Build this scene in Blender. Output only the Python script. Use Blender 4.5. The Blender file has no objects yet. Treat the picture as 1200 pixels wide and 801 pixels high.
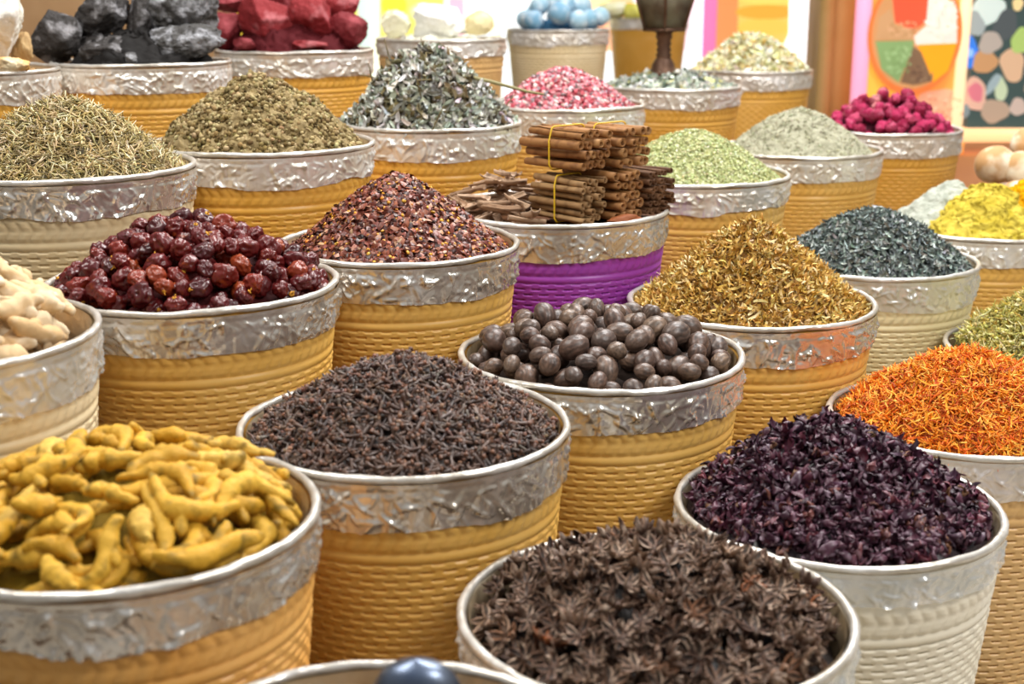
import bpy, math, random
import numpy as np
from mathutils import Vector, Matrix, noise as mnoise

rng = np.random.default_rng(7)
random.seed(7)
C = bpy.context.scene.collection
SC = bpy.context.scene

# ------------------------------------------------------------------ camera model
F = 1600.0
YH = -15.0
PITCH = math.atan2(400.5 - YH, F)
CP, SP = math.cos(PITCH), math.sin(PITCH)
CAMZ = 1.32


def ray(px, py):
    u = (px - 600) / F
    v = (py - 400.5) / F
    return np.array([u, CP - SP * v, -(SP + CP * v)])


def at(px, py, D):
    """world point at optical depth D seen at photo pixel px, py"""
    return ray(px, py) * D + np.array([0, 0, CAMZ])


# ------------------------------------------------------------------ helpers
def lin(h):
    h = h.lstrip('#')
    o = []
    for i in (0, 2, 4):
        c = int(h[i:i + 2], 16) / 255
        o.append(c / 12.92 if c <= 0.04045 else ((c + 0.055) / 1.055) ** 2.4)
    return np.array(o)


def rgba(h):
    c = lin(h)
    return (float(c[0]), float(c[1]), float(c[2]), 1.0)


def mesh_np(name, V, polys, col=None, smooth=True, mats=None, midx=None):
    me = bpy.data.meshes.new(name)
    V = np.asarray(V, dtype=np.float32)
    me.vertices.add(len(V))
    me.vertices.foreach_set('co', V.ravel())
    loops, tot = [], []
    for P in polys:
        P = np.asarray(P, dtype=np.int32)
        if P.size == 0:
            continue
        loops.append(P.ravel())
        tot.append(np.full(len(P), P.shape[1], dtype=np.int32))
    L = np.concatenate(loops)
    T = np.concatenate(tot)
    me.loops.add(len(L))
    me.loops.foreach_set('vertex_index', L)
    me.polygons.add(len(T))
    st = np.zeros(len(T), dtype=np.int32)
    st[1:] = np.cumsum(T)[:-1]
    me.polygons.foreach_set('loop_start', st)
    me.polygons.foreach_set('loop_total', T)
    if smooth:
        me.polygons.foreach_set('use_smooth', np.ones(len(T), dtype=bool))
    if midx is not None:
        me.polygons.foreach_set('material_index', np.asarray(midx, dtype=np.int32))
    if col is not None:
        a = me.color_attributes.new('Col', 'FLOAT_COLOR', 'POINT')
        c4 = np.ones((len(V), 4), dtype=np.float32)
        c4[:, :3] = col
        a.data.foreach_set('color', c4.ravel())
    me.update(calc_edges=True)
    me.validate()
    for m in (mats or []):
        me.materials.append(m)
    return me


def link(name, me, parent=None, loc=None):
    o = bpy.data.objects.new(name, me)
    C.objects.link(o)
    if parent is not None:
        o.parent = parent
    if loc is not None:
        o.location = [float(x) for x in loc]
    return o


def tag(o, label=None, cat=None, group=None, kind=None):
    if label:
        o['label'] = label
    if cat:
        o['category'] = cat
    if group:
        o['group'] = group
    if kind:
        o['kind'] = kind
    return o


def empty(name, loc, rz=0.0, scale=(1, 1, 1)):
    o = bpy.data.objects.new(name, None)
    C.objects.link(o)
    o.location = [float(x) for x in loc]
    o.rotation_euler = (0, 0, rz)
    o.scale = scale
    o.empty_display_size = 0.05
    return o


# value noise
def _hash(ix, iy, iz, seed):
    h = (ix * 374761393 + iy * 668265263 + iz * 1440662683 + seed * 974634277) & 0xFFFFFFFF
    h = ((h ^ (h >> 13)) * 1274126177) & 0xFFFFFFFF
    h = (h ^ (h >> 16)) & 0xFFFFFFFF
    return h.astype(np.float64) / 0xFFFFFFFF


def vnoise(P, seed=0):
    P = np.asarray(P, dtype=np.float64)
    i = np.floor(P).astype(np.int64)
    f = P - i
    f = f * f * (3 - 2 * f)
    r = 0
    for dx in (0, 1):
        for dy in (0, 1):
            for dz in (0, 1):
                w = (f[:, 0] if dx else 1 - f[:, 0]) * (f[:, 1] if dy else 1 - f[:, 1]) * (f[:, 2] if dz else 1 - f[:, 2])
                r = r + w * _hash(i[:, 0] + dx, i[:, 1] + dy, i[:, 2] + dz, seed)
    return r * 2 - 1


def fbm(P, seed=0, oct=4, gain=0.5):
    r, a, s = 0, 1.0, 1.0
    for k in range(oct):
        r = r + a * vnoise(np.asarray(P) * s, seed + k * 17)
        a *= gain
        s *= 2.03
    return r


def ridged(P, seed=0, oct=3):
    r, a, s = 0, 1.0, 1.0
    for k in range(oct):
        r = r + a * (1 - np.abs(vnoise(np.asarray(P) * s, seed + k * 31)) * 2)
        a *= .5
        s *= 2.1
    return r


_ico = {}


def ico(sub):
    if sub not in _ico:
        import bmesh
        bm = bmesh.new()
        bmesh.ops.create_icosphere(bm, subdivisions=sub, radius=1)
        bm.verts.ensure_lookup_table()
        V = np.array([v.co[:] for v in bm.verts])
        T = np.array([[v.index for v in f.verts] for f in bm.faces])
        bm.free()
        _ico[sub] = (V, T)
    return _ico[sub][0].copy(), _ico[sub][1].copy()


def tube(pts, rad, n=10, cap=True, squash=None):
    """swept tube along pts, radii rad; returns V, [quads, tris]"""
    pts = np.asarray(pts, float)
    m = len(pts)
    rad = np.asarray(rad, float) * np.ones(m)
    tg = np.gradient(pts, axis=0)
    tg /= np.linalg.norm(tg, axis=1)[:, None] + 1e-12
    up = np.array([0, 0, 1.0])
    if abs(tg[0] @ up) > .9:
        up = np.array([1.0, 0, 0])
    nrm = []
    u = up - tg[0] * (up @ tg[0])
    u /= np.linalg.norm(u)
    for t in tg:
        u = u - t * (u @ t)
        u /= np.linalg.norm(u) + 1e-12
        nrm.append(u.copy())
    nrm = np.array(nrm)
    bn = np.cross(tg, nrm)
    a = np.arange(n) * 2 * np.pi / n
    sq = 1.0 if squash is None else squash
    V = pts[:, None, :] + rad[:, None, None] * (np.cos(a)[None, :, None] * nrm[:, None, :] + sq * np.sin(a)[None, :, None] * bn[:, None, :])
    V = V.reshape(-1, 3)
    i = np.arange(m - 1)[:, None] * n
    j = np.arange(n)[None, :]
    j2 = (j + 1) % n
    Q = np.stack([i + j, i + j2, i + n + j2, i + n + j], -1).reshape(-1, 4)
    T = np.zeros((0, 3), int)
    if cap:
        V = np.vstack([V, pts[0] - tg[0] * rad[0] * .35, pts[-1] + tg[-1] * rad[-1] * .35])
        k = len(V)
        j = np.arange(n)
        T = np.vstack([np.stack([(j + 1) % n, j, np.full(n, k - 2)], -1), np.stack([(m - 1) * n + j, (m - 1) * n + (j + 1) % n, np.full(n, k - 1)], -1)])
    return V, [Q, T]


def lathe(prof, n=48):
    prof = np.asarray(prof, float)
    m = len(prof)
    a = np.arange(n) * 2 * np.pi / n
    V = np.stack([prof[:, 0, None] * np.cos(a), prof[:, 0, None] * np.sin(a), np.repeat(prof[:, 1, None], n, 1)], -1).reshape(-1, 3)
    i = np.arange(m - 1)[:, None] * n
    j = np.arange(n)[None, :]
    j2 = (j + 1) % n
    Q = np.stack([i + j, i + j2, i + n + j2, i + n + j], -1).reshape(-1, 4)
    return V, [Q]


def join(parts):
    """parts: list of (V, [faces..]) -> one V, [faces..]"""
    Vs, Fs, off = [], {}, 0
    for V, P in parts:
        Vs.append(V)
        for f in P:
            f = np.asarray(f)
            if f.size:
                Fs.setdefault(f.shape[1], []).append(f + off)
        off += len(V)
    return np.vstack(Vs), [np.vstack(v) for v in Fs.values()]


def box(x0, x1, y0, y1, z0, z1):
    V = np.array([[x, y, z] for z in (z0, z1) for y in (y0, y1) for x in (x0, x1)], float)
    Q = np.array([[0, 2, 3, 1], [4, 5, 7, 6], [0, 1, 5, 4], [2, 6, 7, 3], [0, 4, 6, 2], [1, 3, 7, 5]])
    return V, [Q]


def scatter(tmpl, Rm, T, cols, vcol=None):
    """merge N copies of a template; Rm (N,3,3) T (N,3) cols (N,3)"""
    V, P = tmpl
    N, k = len(T), len(V)
    VV = np.einsum('nij,kj->nki', Rm, V) + T[:, None, :]
    out = [(f[None] + (np.arange(N) * k)[:, None, None]).reshape(-1, f.shape[1]) for f in P if np.asarray(f).size]
    cc = np.repeat(cols[:, None, :], k, 1)
    if vcol is not None:
        cc = cc * vcol[None]
    return VV.reshape(-1, 3), out, cc.reshape(-1, 3)


def rot_to(nv, yaw, tilt=None):
    """matrices with local z along nv, yaw about it, (N,3,3)"""
    nv = nv / np.linalg.norm(nv, axis=1)[:, None]
    ref = np.tile(np.array([0.31, 0.95, 0.02]), (len(nv), 1))
    x = np.cross(ref, nv)
    x /= np.linalg.norm(x, axis=1)[:, None] + 1e-9
    y = np.cross(nv, x)
    c, s = np.cos(yaw)[:, None], np.sin(yaw)[:, None]
    X = x * c + y * s
    Y = -x * s + y * c
    return np.stack([X, Y, nv], -1)


def pick(pal, n, var=.12):
    """pal: list of (hex, weight) -> (n,3) linear colours with slight variation"""
    cs = np.array([lin(h) for h, w in pal])
    w = np.array([w for h, w in pal], float)
    idx = rng.choice(len(pal), n, p=w / w.sum())
    c = cs[idx] * (1 + rng.normal(0, var, (n, 1))) * (1 + rng.normal(0, var * .35, (n, 3)))
    return np.clip(c, .002, .95)


# ------------------------------------------------------------------ materials
def new_mat(name):
    m = bpy.data.materials.new(name)
    m.use_nodes = True
    nt = m.node_tree
    b = nt.nodes['Principled BSDF']
    return m, nt, b


def nd(nt, t, **kw):
    n = nt.nodes.new(t)
    for k, v in kw.items():
        if k.startswith('i_'):
            n.inputs[k[2:].replace('_', ' ')].default_value = v
        else:
            setattr(n, k, v)
    return n


def add_bump(nt, b, scale, strength, dist=.002, detail=3, src='Object', kind='noise', chain=None):
    tc = nd(nt, 'ShaderNodeTexCoord')
    if kind == 'noise':
        tx = nd(nt, 'ShaderNodeTexNoise')
        tx.inputs['Scale'].default_value = scale
        tx.inputs['Detail'].default_value = detail
        out = tx.outputs['Fac']
    else:
        tx = nd(nt, 'ShaderNodeTexVoronoi')
        tx.inputs['Scale'].default_value = scale
        if kind == 'edge':
            tx.feature = 'DISTANCE_TO_EDGE'
        out = tx.outputs['Distance']
    nt.links.new(tc.outputs[src], tx.inputs['Vector'])
    bp = nd(nt, 'ShaderNodeBump')
    bp.inputs['Strength'].default_value = strength
    bp.inputs['Distance'].default_value = dist
    nt.links.new(out, bp.inputs['Height'])
    if chain is not None:
        nt.links.new(chain.outputs['Normal'], bp.inputs['Normal'])
    nt.links.new(bp.outputs['Normal'], b.inputs['Normal'])
    return bp


def mat_attr(name, rough=.6, spec=.4, bump=None, sheen=0.0, trans=0.0):
    m, nt, b = new_mat(name)
    a = nd(nt, 'ShaderNodeVertexColor', layer_name='Col')
    nt.links.new(a.outputs['Color'], b.inputs['Base Color'])
    b.inputs['Roughness'].default_value = rough
    b.inputs['Specular IOR Level'].default_value = spec
    if bump:
        add_bump(nt, b, *bump)
    return m


def mat_solid(name, hexc, rough=.5, spec=.5, metal=0.0, bump=None, mix=None):
    """mix = (hex2, noise scale, contrast lo, hi)"""
    m, nt, b = new_mat(name)
    b.inputs['Base Color'].default_value = rgba(hexc)
    b.inputs['Roughness'].default_value = rough
    b.inputs['Specular IOR Level'].default_value = spec
    b.inputs['Metallic'].default_value = metal
    if mix:
        tc = nd(nt, 'ShaderNodeTexCoord')
        tx = nd(nt, 'ShaderNodeTexNoise')
        tx.inputs['Scale'].default_value = mix[1]
        tx.inputs['Detail'].default_value = 4
        nt.links.new(tc.outputs['Object'], tx.inputs['Vector'])
        r = nd(nt, 'ShaderNodeValToRGB')
        r.color_ramp.elements[0].position = mix[2]
        r.color_ramp.elements[1].position = mix[3]
        r.color_ramp.elements[0].color = rgba(hexc)
        r.color_ramp.elements[1].color = rgba(mix[0])
        nt.links.new(tx.outputs['Fac'], r.inputs['Fac'])
        nt.links.new(r.outputs['Color'], b.inputs['Base Color'])
    if bump:
        add_bump(nt, b, *bump)
    return m


def mat_random(name, stops, rough=.5, spec=.5, bump=None, mixn=None, grooves=None):
    """colour per object drawn from stops [(pos, hex)], optional noise mix (hex, scale, lo, hi)"""
    m, nt, b = new_mat(name)
    oi = nd(nt, 'ShaderNodeObjectInfo')
    r = nd(nt, 'ShaderNodeValToRGB')
    els = r.color_ramp.elements
    while len(els) < len(stops):
        els.new(.5)
    for e, (p, h) in zip(els, stops):
        e.position = p
        e.color = rgba(h)
    nt.links.new(oi.outputs['Random'], r.inputs['Fac'])
    src = r.outputs['Color']
    if mixn:
        tc = nd(nt, 'ShaderNodeTexCoord')
        tx = nd(nt, 'ShaderNodeTexNoise')
        tx.inputs['Scale'].default_value = mixn[1]
        tx.inputs['Detail'].default_value = 4
        nt.links.new(tc.outputs['Object'], tx.inputs['Vector'])
        mr = nd(nt, 'ShaderNodeMapRange')
        mr.inputs['From Min'].default_value = mixn[2]
        mr.inputs['From Max'].default_value = mixn[3]
        nt.links.new(tx.outputs['Fac'], mr.inputs['Value'])
        mx = nd(nt, 'ShaderNodeMix', data_type='RGBA')
        nt.links.new(mr.outputs['Result'], mx.inputs[0])
        nt.links.new(src, mx.inputs[6])
        mx.inputs[7].default_value = rgba(mixn[0])
        src = mx.outputs[2]
    nt.links.new(src, b.inputs['Base Color'])
    b.inputs['Roughness'].default_value = rough
    b.inputs['Specular IOR Level'].default_value = spec
    if bump:
        add_bump(nt, b, *bump)
    return m


def mul_col(m):
    """multiply the base colour by the mesh's own colour pattern"""
    nt = m.node_tree
    b = nt.nodes['Principled BSDF']
    l = b.inputs['Base Color'].links[0].from_socket
    v = nd(nt, 'ShaderNodeVertexColor', layer_name='Col')
    x = nd(nt, 'ShaderNodeMix', data_type='RGBA', blend_type='MULTIPLY')
    x.inputs[0].default_value = 1.0
    nt.links.new(l, x.inputs[6])
    nt.links.new(v.outputs['Color'], x.inputs[7])
    nt.links.new(x.outputs[2], b.inputs['Base Color'])


def mat_plastic_body(name, hexc, hex2):
    m, nt, b = new_mat(name)
    tc = nd(nt, 'ShaderNodeTexCoord')
    tx = nd(nt, 'ShaderNodeTexNoise')
    tx.inputs['Scale'].default_value = 9
    tx.inputs['Detail'].default_value = 5
    nt.links.new(tc.outputs['Object'], tx.inputs['Vector'])
    r = nd(nt, 'ShaderNodeValToRGB')
    r.color_ramp.elements[0].position = .35
    r.color_ramp.elements[1].position = .7
    r.color_ramp.elements[0].color = rgba(hexc)
    r.color_ramp.elements[1].color = rgba(hex2)
    nt.links.new(tx.outputs['Fac'], r.inputs['Fac'])
    nt.links.new(r.outputs['Color'], b.inputs['Base Color'])
    b.inputs['Roughness'].default_value = .38
    b.inputs['Specular IOR Level'].default_value = .45
    b.inputs['Subsurface Weight'].default_value = 0.0
    return m


def mat_foil(name, tint, metal, rough, alpha, white):
    m, nt, b = new_mat(name)
    tc = nd(nt, 'ShaderNodeTexCoord')
    tx = nd(nt, 'ShaderNodeTexNoise')
    tx.inputs['Scale'].default_value = 14
    tx.inputs['Detail'].default_value = 4
    nt.links.new(tc.outputs['Object'], tx.inputs['Vector'])
    r = nd(nt, 'ShaderNodeValToRGB')
    r.color_ramp.elements[0].position = .38
    r.color_ramp.elements[1].position = .66
    r.color_ramp.elements[0].color = rgba(tint)
    r.color_ramp.elements[1].color = rgba(white)
    nt.links.new(tx.outputs['Fac'], r.inputs['Fac'])
    nt.links.new(r.outputs['Color'], b.inputs['Base Color'])
    b.inputs['Metallic'].default_value = metal
    b.inputs['Roughness'].default_value = rough
    b.inputs['Alpha'].default_value = alpha
    b.inputs['Specular IOR Level'].default_value = .8
    b1 = add_bump(nt, b, 60, .35, .003, 2, 'Object', 'voro')
    b2 = add_bump(nt, b, 30, .35, .006, 3, 'Object', 'noise', b1)
    return m


M = {}
M['yellow'] = mat_plastic_body('yellow_woven_plastic', '#dcaa52', '#e6ba68')
M['amber'] = mat_plastic_body('amber_woven_plastic', '#dca442', '#e6b256')
M['tan'] = mat_plastic_body('tan_woven_plastic', '#d9ae70', '#e3bd84')
M['orange'] = mat_plastic_body('orange_woven_plastic', '#e0a250', '#e8b468')
M['cream'] = mat_plastic_body('cream_woven_plastic', '#e6dcc4', '#efe7d4')
M['ivory'] = mat_plastic_body('ivory_woven_plastic', '#dccd9c', '#e6d9ae')
M['sand'] = mat_plastic_body('sand_woven_plastic', '#dcc598', '#e5d2ab')
M['purple'] = mat_plastic_body('purple_woven_plastic', '#93359c', '#a044aa')
M['foil'] = mat_foil('crumpled_silver_foil', '#d2c8b8', .72, .2, 1.0, '#f2efe9')
M['foil2'] = mat_foil('crumpled_pale_film', '#e0d8ca', .45, .3, 1.0, '#f6f4f0')
M['film'] = mat_foil('clear_crinkled_film', '#dfe2e0', .45, .22, .62, '#ffffff')
M['rim'] = mat_foil('film_wrapped_rim', '#c4bcae', .5, .3, 1.0, '#ece9e3')
M['liner'] = mat_foil('inner_film_liner', '#b79b74', .45, .35, 1.0, '#d8c6a6')

# ------------------------------------------------------------------ baskets
BH = 0.40       # basket height
R0 = 0.2


def body_radius(d):
    """outer radius at depth d under the rim"""
    return R0 - .004 - .095 * d - .012 * max(0, d - .36) / .04


def make_body_mesh():
    nrow, sub, ribs, per = 31, 8, 44, 13
    nu = ribs * per
    zs = [0.0, -.03, -.052]
    rowh = .0098
    z = -.052
    braid = 10
    for k in range(braid):
        zs.append(-.052 - .034 * (k + 1) / braid)
    zs += [-.0885, -.0900, -.0985, -.1000]
    wstart = len(zs)
    for r in range(nrow):
        for s in range(sub):
            zs.append(-.1000 - rowh * (r + (s + 1) / sub))
    zs = np.array(zs)
    zs = zs[zs > -BH + .001]
    zs = np.append(zs, -BH)
    m = len(zs)
    u = np.arange(nu) / per
    U, Z = np.meshgrid(u, zs)
    D = -Z
    rad = np.vectorize(body_radius)(D)
    h = np.zeros_like(Z)
    # braid band: chevrons
    bz = (D - .052) / .034
    inb = (bz > 0) & (bz < 1)
    ph = U * 1.5
    tri = np.abs(bz - .5) * 1.1
    leaf = np.abs(np.sin(np.pi * (ph + tri)))
    mid = np.clip(np.abs(bz - .5) / .09, 0, 1)
    h = np.where(inb, .0031 * np.sqrt(leaf) * (.35 + .65 * mid) * np.clip(np.minimum(bz, 1 - bz) / .06, 0, 1), h)
    band = (D > .089) & (D < .0995)
    h = np.where(band, .0022, h)
    # weave
    w = (D - .1000) / rowh
    inw = w > 0
    row = np.floor(w + 1e-6)
    fv = np.clip(w - row, 0, 1)
    fu = np.mod(U + .5 * np.mod(row, 2), 1.0)
    strip = fu < .62
    e = np.clip(np.minimum(fu, .62 - fu) / .07, 0, 1)
    hs = .0022 + .0010 * np.clip(1 - np.abs(fv - .45) / .55, 0, 1) * e - .0042 * np.clip(1 - fv / .30, 0, 1) ** .7 * e
    er = np.clip(np.minimum(fu - .62, 1 - fu) / .06, 0, 1)
    hr = .0022 + 0 * er
    h = np.where(inw, np.where(strip, hs, hr), h)
    rr = rad + h
    a = 2 * np.pi * U / ribs
    V = np.stack([rr * np.cos(a), rr * np.sin(a), Z], -1).reshape(-1, 3)
    i = np.arange(m - 1)[:, None] * nu
    j = np.arange(nu)[None, :]
    j2 = (j + 1) % nu
    Q = np.stack([i + j, i + nu + j, i + nu + j2, i + j2], -1).reshape(-1, 4)
    # floor disc
    V = np.vstack([V, [0, 0, -BH]])
    k = len(V) - 1
    jj = np.arange(nu)
    T = np.stack([(m - 1) * nu + jj, np.full(nu, k), (m - 1) * nu + (jj + 1) % nu], -1)
    V[:, 2] += BH      # local origin at the base
    return mesh_np('woven_body', V, [Q, T])


def make_collar_mesh(seed, drop, wav):
    """crumpled sheet folded over the rim, ragged lower edge"""
    nu, nv = 640, 30
    g = np.random.default_rng(seed)
    a = np.arange(nu) * 2 * np.pi / nu
    t = np.linspace(0, 1, nv)
    A, T = np.meshgrid(a, t)
    cu = np.stack([np.cos(A) * 3, np.sin(A) * 3, np.zeros_like(A)], -1).reshape(-1, 3)
    edge = drop * (1 + wav * fbm(cu * .9, seed, 3).reshape(A.shape) * .5)
    D = .004 + T * (edge - .004)
    rad = np.vectorize(body_radius)(D)
    # creases: long sharp folds running mostly aslant
    S = A * R0
    H = np.zeros_like(A)
    full = 2 * np.pi * R0
    for k in range(620):
        c0, d0 = g.random() * full, g.random() * .062
        an = g.choice([-1, 1]) * g.uniform(.35, 1.5) if g.random() < .8 else g.uniform(-.3, .3)
        ln, wd = g.uniform(.006, .024), g.uniform(.0022, .0058)
        dx = (S - c0 + full / 2) % full - full / 2
        j = np.abs(dx[0]) < .034
        X, Y = dx[:, j], D[:, j] - d0
        u = X * math.cos(an) + Y * math.sin(an)
        v = -X * math.sin(an) + Y * math.cos(an)
        v = v + 6 * u * u * g.normal()
        H[:, j] += g.choice([1, 1, -.6]) * g.uniform(.5, 1.0) * np.clip(1 - np.abs(v) / wd, 0, 1) * np.clip(1 - (u / ln) ** 2, 0, 1)
    P = np.stack([np.cos(A) * R0, np.sin(A) * R0, -D], -1).reshape(-1, 3)
    n3 = ridged(np.stack([A * 7, T * 0, T * 0], -1).reshape(-1, 3), seed + 9, 2).reshape(A.shape)
    band = np.exp(-((T - .17) / .05) ** 2)          # pinched in under the rim
    amp = np.clip((T - .10) / .12, .1, 1)
    rr = rad + .0046 + amp * .0033 * H + .0010 * n3 * T - .0012 * band
    rr = np.maximum(rr, rad + .0034)
    V = np.stack([rr * np.cos(A), rr * np.sin(A), BH - D], -1).reshape(-1, 3)
    i = np.arange(nv - 1)[:, None] * nu
    j = np.arange(nu)[None, :]
    j2 = (j + 1) % nu
    Q = np.stack([i + j, i + nu + j, i + nu + j2, i + j2], -1).reshape(-1, 4)
    return mesh_np('foil_collar', V, [Q])


def make_rim_mesh(seed):
    nu, nv = 200, 12
    a = np.arange(nu) * 2 * np.pi / nu
    b = np.arange(nv) * 2 * np.pi / nv
    A, B = np.meshgrid(a, b, indexing='ij')
    cu = np.stack([np.cos(A) * 8, np.sin(A) * 8, B * .5], -1).reshape(-1, 3)
    r = .0047 * (1 + .2 * fbm(cu, seed, 3).reshape(A.shape))
    sag = .0012 * fbm(cu[:, :] * np.array([.25, .25, 0]), seed + 3, 2).reshape(A.shape)
    rr = R0 - .0032 + r * np.cos(B)
    V = np.stack([rr * np.cos(A), rr * np.sin(A), BH + .001 + sag + r * np.sin(B)], -1).reshape(-1, 3)
    i = np.arange(nu)[:, None]
    j = np.arange(nv)[None, :]
    Q = np.stack([i * nv + j, ((i + 1) % nu) * nv + j, ((i + 1) % nu) * nv + (j + 1) % nv, i * nv + (j + 1) % nv], -1).reshape(-1, 4)
    return mesh_np('rolled_rim', V, [Q])


def make_liner_mesh(seed):
    nu, nv = 160, 14
    a = np.arange(nu) * 2 * np.pi / nu
    t = np.linspace(0, 1, nv)
    A, T = np.meshgrid(a, t)
    P = np.stack([np.cos(A) * .2, np.sin(A) * .2, -T * .1], -1).reshape(-1, 3)
    n = ridged(P * 45, seed, 3).reshape(A.shape)
    rr = R0 - .0095 - .09 * T * .12 - .0015 - .0011 * n * np.clip(T * 5, 0, 1)
    V = np.stack([rr * np.cos(A), rr * np.sin(A), BH - T * .12], -1).reshape(-1, 3)
    i = np.arange(nv - 1)[:, None] * nu
    j = np.arange(nu)[None, :]
    j2 = (j + 1) % nu
    Q = np.stack([i + j, i + j2, i + nu + j2, i + nu + j], -1).reshape(-1, 4)
    V = np.vstack([V, [0, 0, BH - .12]])
    k = len(V) - 1
    jj = np.arange(nu)
    Tt = np.stack([(nv - 1) * nu + (jj + 1) % nu, np.full(nu, k), (nv - 1) * nu + jj], -1)
    return mesh_np('film_liner', V, [Q, Tt])


BODY = make_body_mesh()
BODY.materials.append(M['yellow'])
COLLARS = [make_collar_mesh(11 + k * 7, d, w) for k, (d, w) in enumerate([(.056, .10), (.060, .16), (.053, .22), (.058, .14), (.050, .18), (.046, .12)])]
RIMS = [make_rim_mesh(3 + k) for k in range(3)]
LINERS = [make_liner_mesh(40 + k) for k in range(2)]
for me_, m_ in [(c, 'foil') for c in COLLARS] + [(r, 'rim') for r in RIMS] + [(l, 'liner') for l in LINERS]:
    me_.materials.append(M[m_])


def set_mat(o, m):
    o.material_slots[0].link = 'OBJECT'
    o.material_slots[0].material = m


DROP = {0: .616, 1: .508, 2: .378, 3: .270, 4: .158}
# name: row, photo px of rim centre, photo width, body material, film, collar, label
BASK = {
    'scoop': (0, 460, 902, 578, 'sand', 'foil2', 0, 'foil-rimmed basket under the blue metal scoop, cut by the bottom edge'),
    'star': (0, 768, 716, 460, 'cream', 'film', 4, 'cream basket with white film rim full of brown star anise'),
    'hib': (0, 981, 592, 379, 'cream', 'film', 5, 'cream woven basket with clear film collar holding purple hibiscus'),
    'saff': (0, 1131, 487, 314, 'tan', 'film', 1, 'tan woven basket with clear film collar holding orange safflower threads'),
    'olive': (0, 1244, 408, 264, 'tan', 'foil', 2, 'basket at the edge of the photo holding green-yellow chamomile'),
    'turm': (1, 139, 602, 455, 'orange', 'foil', 2, 'yellow woven basket with foil collar full of turmeric roots'),
    'clove': (1, 474, 497, 384, 'yellow', 'foil', 1, 'yellow woven basket with silver foil collar full of dark cloves'),
    'nut': (1, 704, 414, 328, 'yellow', 'foil', 0, 'yellow woven basket with silver foil collar full of brown nutmegs'),
    'cal': (1, 880, 353, 284, 'yellow', 'foil', 3, 'yellow woven basket with foil collar holding a golden petal cone'),
    'tea': (1, 1022, 304, 242, 'ivory', 'film', 1, 'ivory woven basket with clear film collar holding grey-green tea leaves'),
    'yel': (1, 1150, 265, 211, 'yellow', 'foil2', 0, 'yellow basket holding the white and yellow powder mounds'),
    'lime': (1, 1250, 228, 185, 'yellow', 'foil2', 3, 'basket of round tan gourds at the edge of the photo'),
    'ginger': (2, -93, 390, 405, 'sand', 'film', 1, 'cream basket with clear film collar full of dried ginger'),
    'chili': (2, 226, 331, 346, 'yellow', 'foil', 0, 'yellow woven basket with silver foil collar full of red dried chillies'),
    'flake': (2, 467, 285, 287, 'yellow', 'foil', 3, 'yellow woven basket with silver foil collar holding chilli flakes'),
    'cinn': (2, 650, 244, 272, 'purple', 'foil', 1, 'purple woven basket with silver foil collar under the cinnamon bundles'),
    'green': (2, 812, 204, 224, 'yellow', 'foil2', 2, 'yellow basket with pale film collar holding light green herb granules'),
    'grey': (2, 935, 175, 194, 'yellow', 'foil2', 0, 'yellow basket with white film collar holding grey-green powder'),
    'rose': (2, 1041, 151, 168, 'amber', 'foil2', 3, 'amber basket with white film collar full of crimson rosebuds'),
    'rosem': (3, 75, 195, 302, 'sand', 'foil', 2, 'sand-coloured woven basket with foil collar holding rosemary needles'),
    'brown': (3, 307, 168, 262, 'amber', 'foil2', 2, 'amber woven basket with pale foil collar holding olive-brown herb powder'),
    'sage': (3, 503, 144, 215, 'amber', 'foil2', 3, 'amber woven basket with foil collar under the heap of grey sage leaves'),
    'pink': (3, 661, 123, 188, 'yellow', 'foil2', 0, 'yellow basket with white rim holding pink peppercorns'),
    'herb': (3, 786, 101, 163, 'amber', 'foil2', 4, 'amber basket of pale herbs that carries the brown burner'),
    'flow': (3, 880, 82, 168, 'amber', 'foil2', 0, 'amber basket with white rim holding pale yellow dried flowers'),
    'white': (4, -50, 82, 230, 'amber', 'foil2', 1, 'amber basket with film collar under the white and tan lumps'),
    'black': (4, 166, 73, 206, 'amber', 'foil2', 0, 'amber basket with foil collar full of black stones'),
    'red': (4, 345, 59, 188, 'amber', 'foil2', 3, 'amber basket with foil collar full of red stones'),
    'wrock': (4, 517, 46, 158, 'tan', 'foil2', 5, 'blurred tan basket with pale collar under the white crystal lumps'),
    'blue': (4, 654, 35, 120, 'sand', 'foil2', 2, 'blurred sand-coloured basket with white rim full of blue balls'),
    'yelb': (4, 760, 22, 104, 'amber', 'foil2', 4, 'blurred amber basket with white rim holding yellow blocks'),
}
GEO = {}
for n, (r, cx, cy, w, *_rest) in BASK.items():
    d = ray(cx, cy)
    t = DROP[r] / -d[2]
    X = d * t
    GEO[n] = [X[0], X[1], CAMZ - DROP[r], min(w * t / F / 2, .204), r]
GEO['scoop'] = [-.105, .94, CAMZ - .60, .198, 0]
# press neighbours apart by moving them a little along the line of sight
ORIG = {n: tuple(g[:2]) for n, g in GEO.items()}
for it in range(60):
    for a in GEO:
        for b in GEO:
            if a >= b or 'scoop' in (a, b):
                continue
            A, B = GEO[a], GEO[b]
            if abs(A[4] - B[4]) > 1:
                continue
            pa, pb = np.array(A[:2]), np.array(B[:2])
            need = A[3] + B[3] + .002 - (.014 if A[4] != B[4] else 0)
            dv = pb - pa
            dist = np.linalg.norm(dv)
            if dist < need:
                far, near = (B, A) if np.linalg.norm(pb) > np.linalg.norm(pa) else (A, B)
                s = (need - dist) * .35
                for G, sg in ((far, 1), (near, -1)):
                    p = np.array(G[:2])
                    q = p + sg * s * p / np.linalg.norm(p)
                    G[0], G[1] = q

# the baskets differ a little in height: set each rim to the height it has in the photo
for n, G in GEO.items():
    if n == 'scoop':
        continue
    v0 = (BASK[n][2] - 400.5) / F
    G[2] = CAMZ - G[1] * (v0 * CP + SP) / (CP - v0 * SP)

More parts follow.
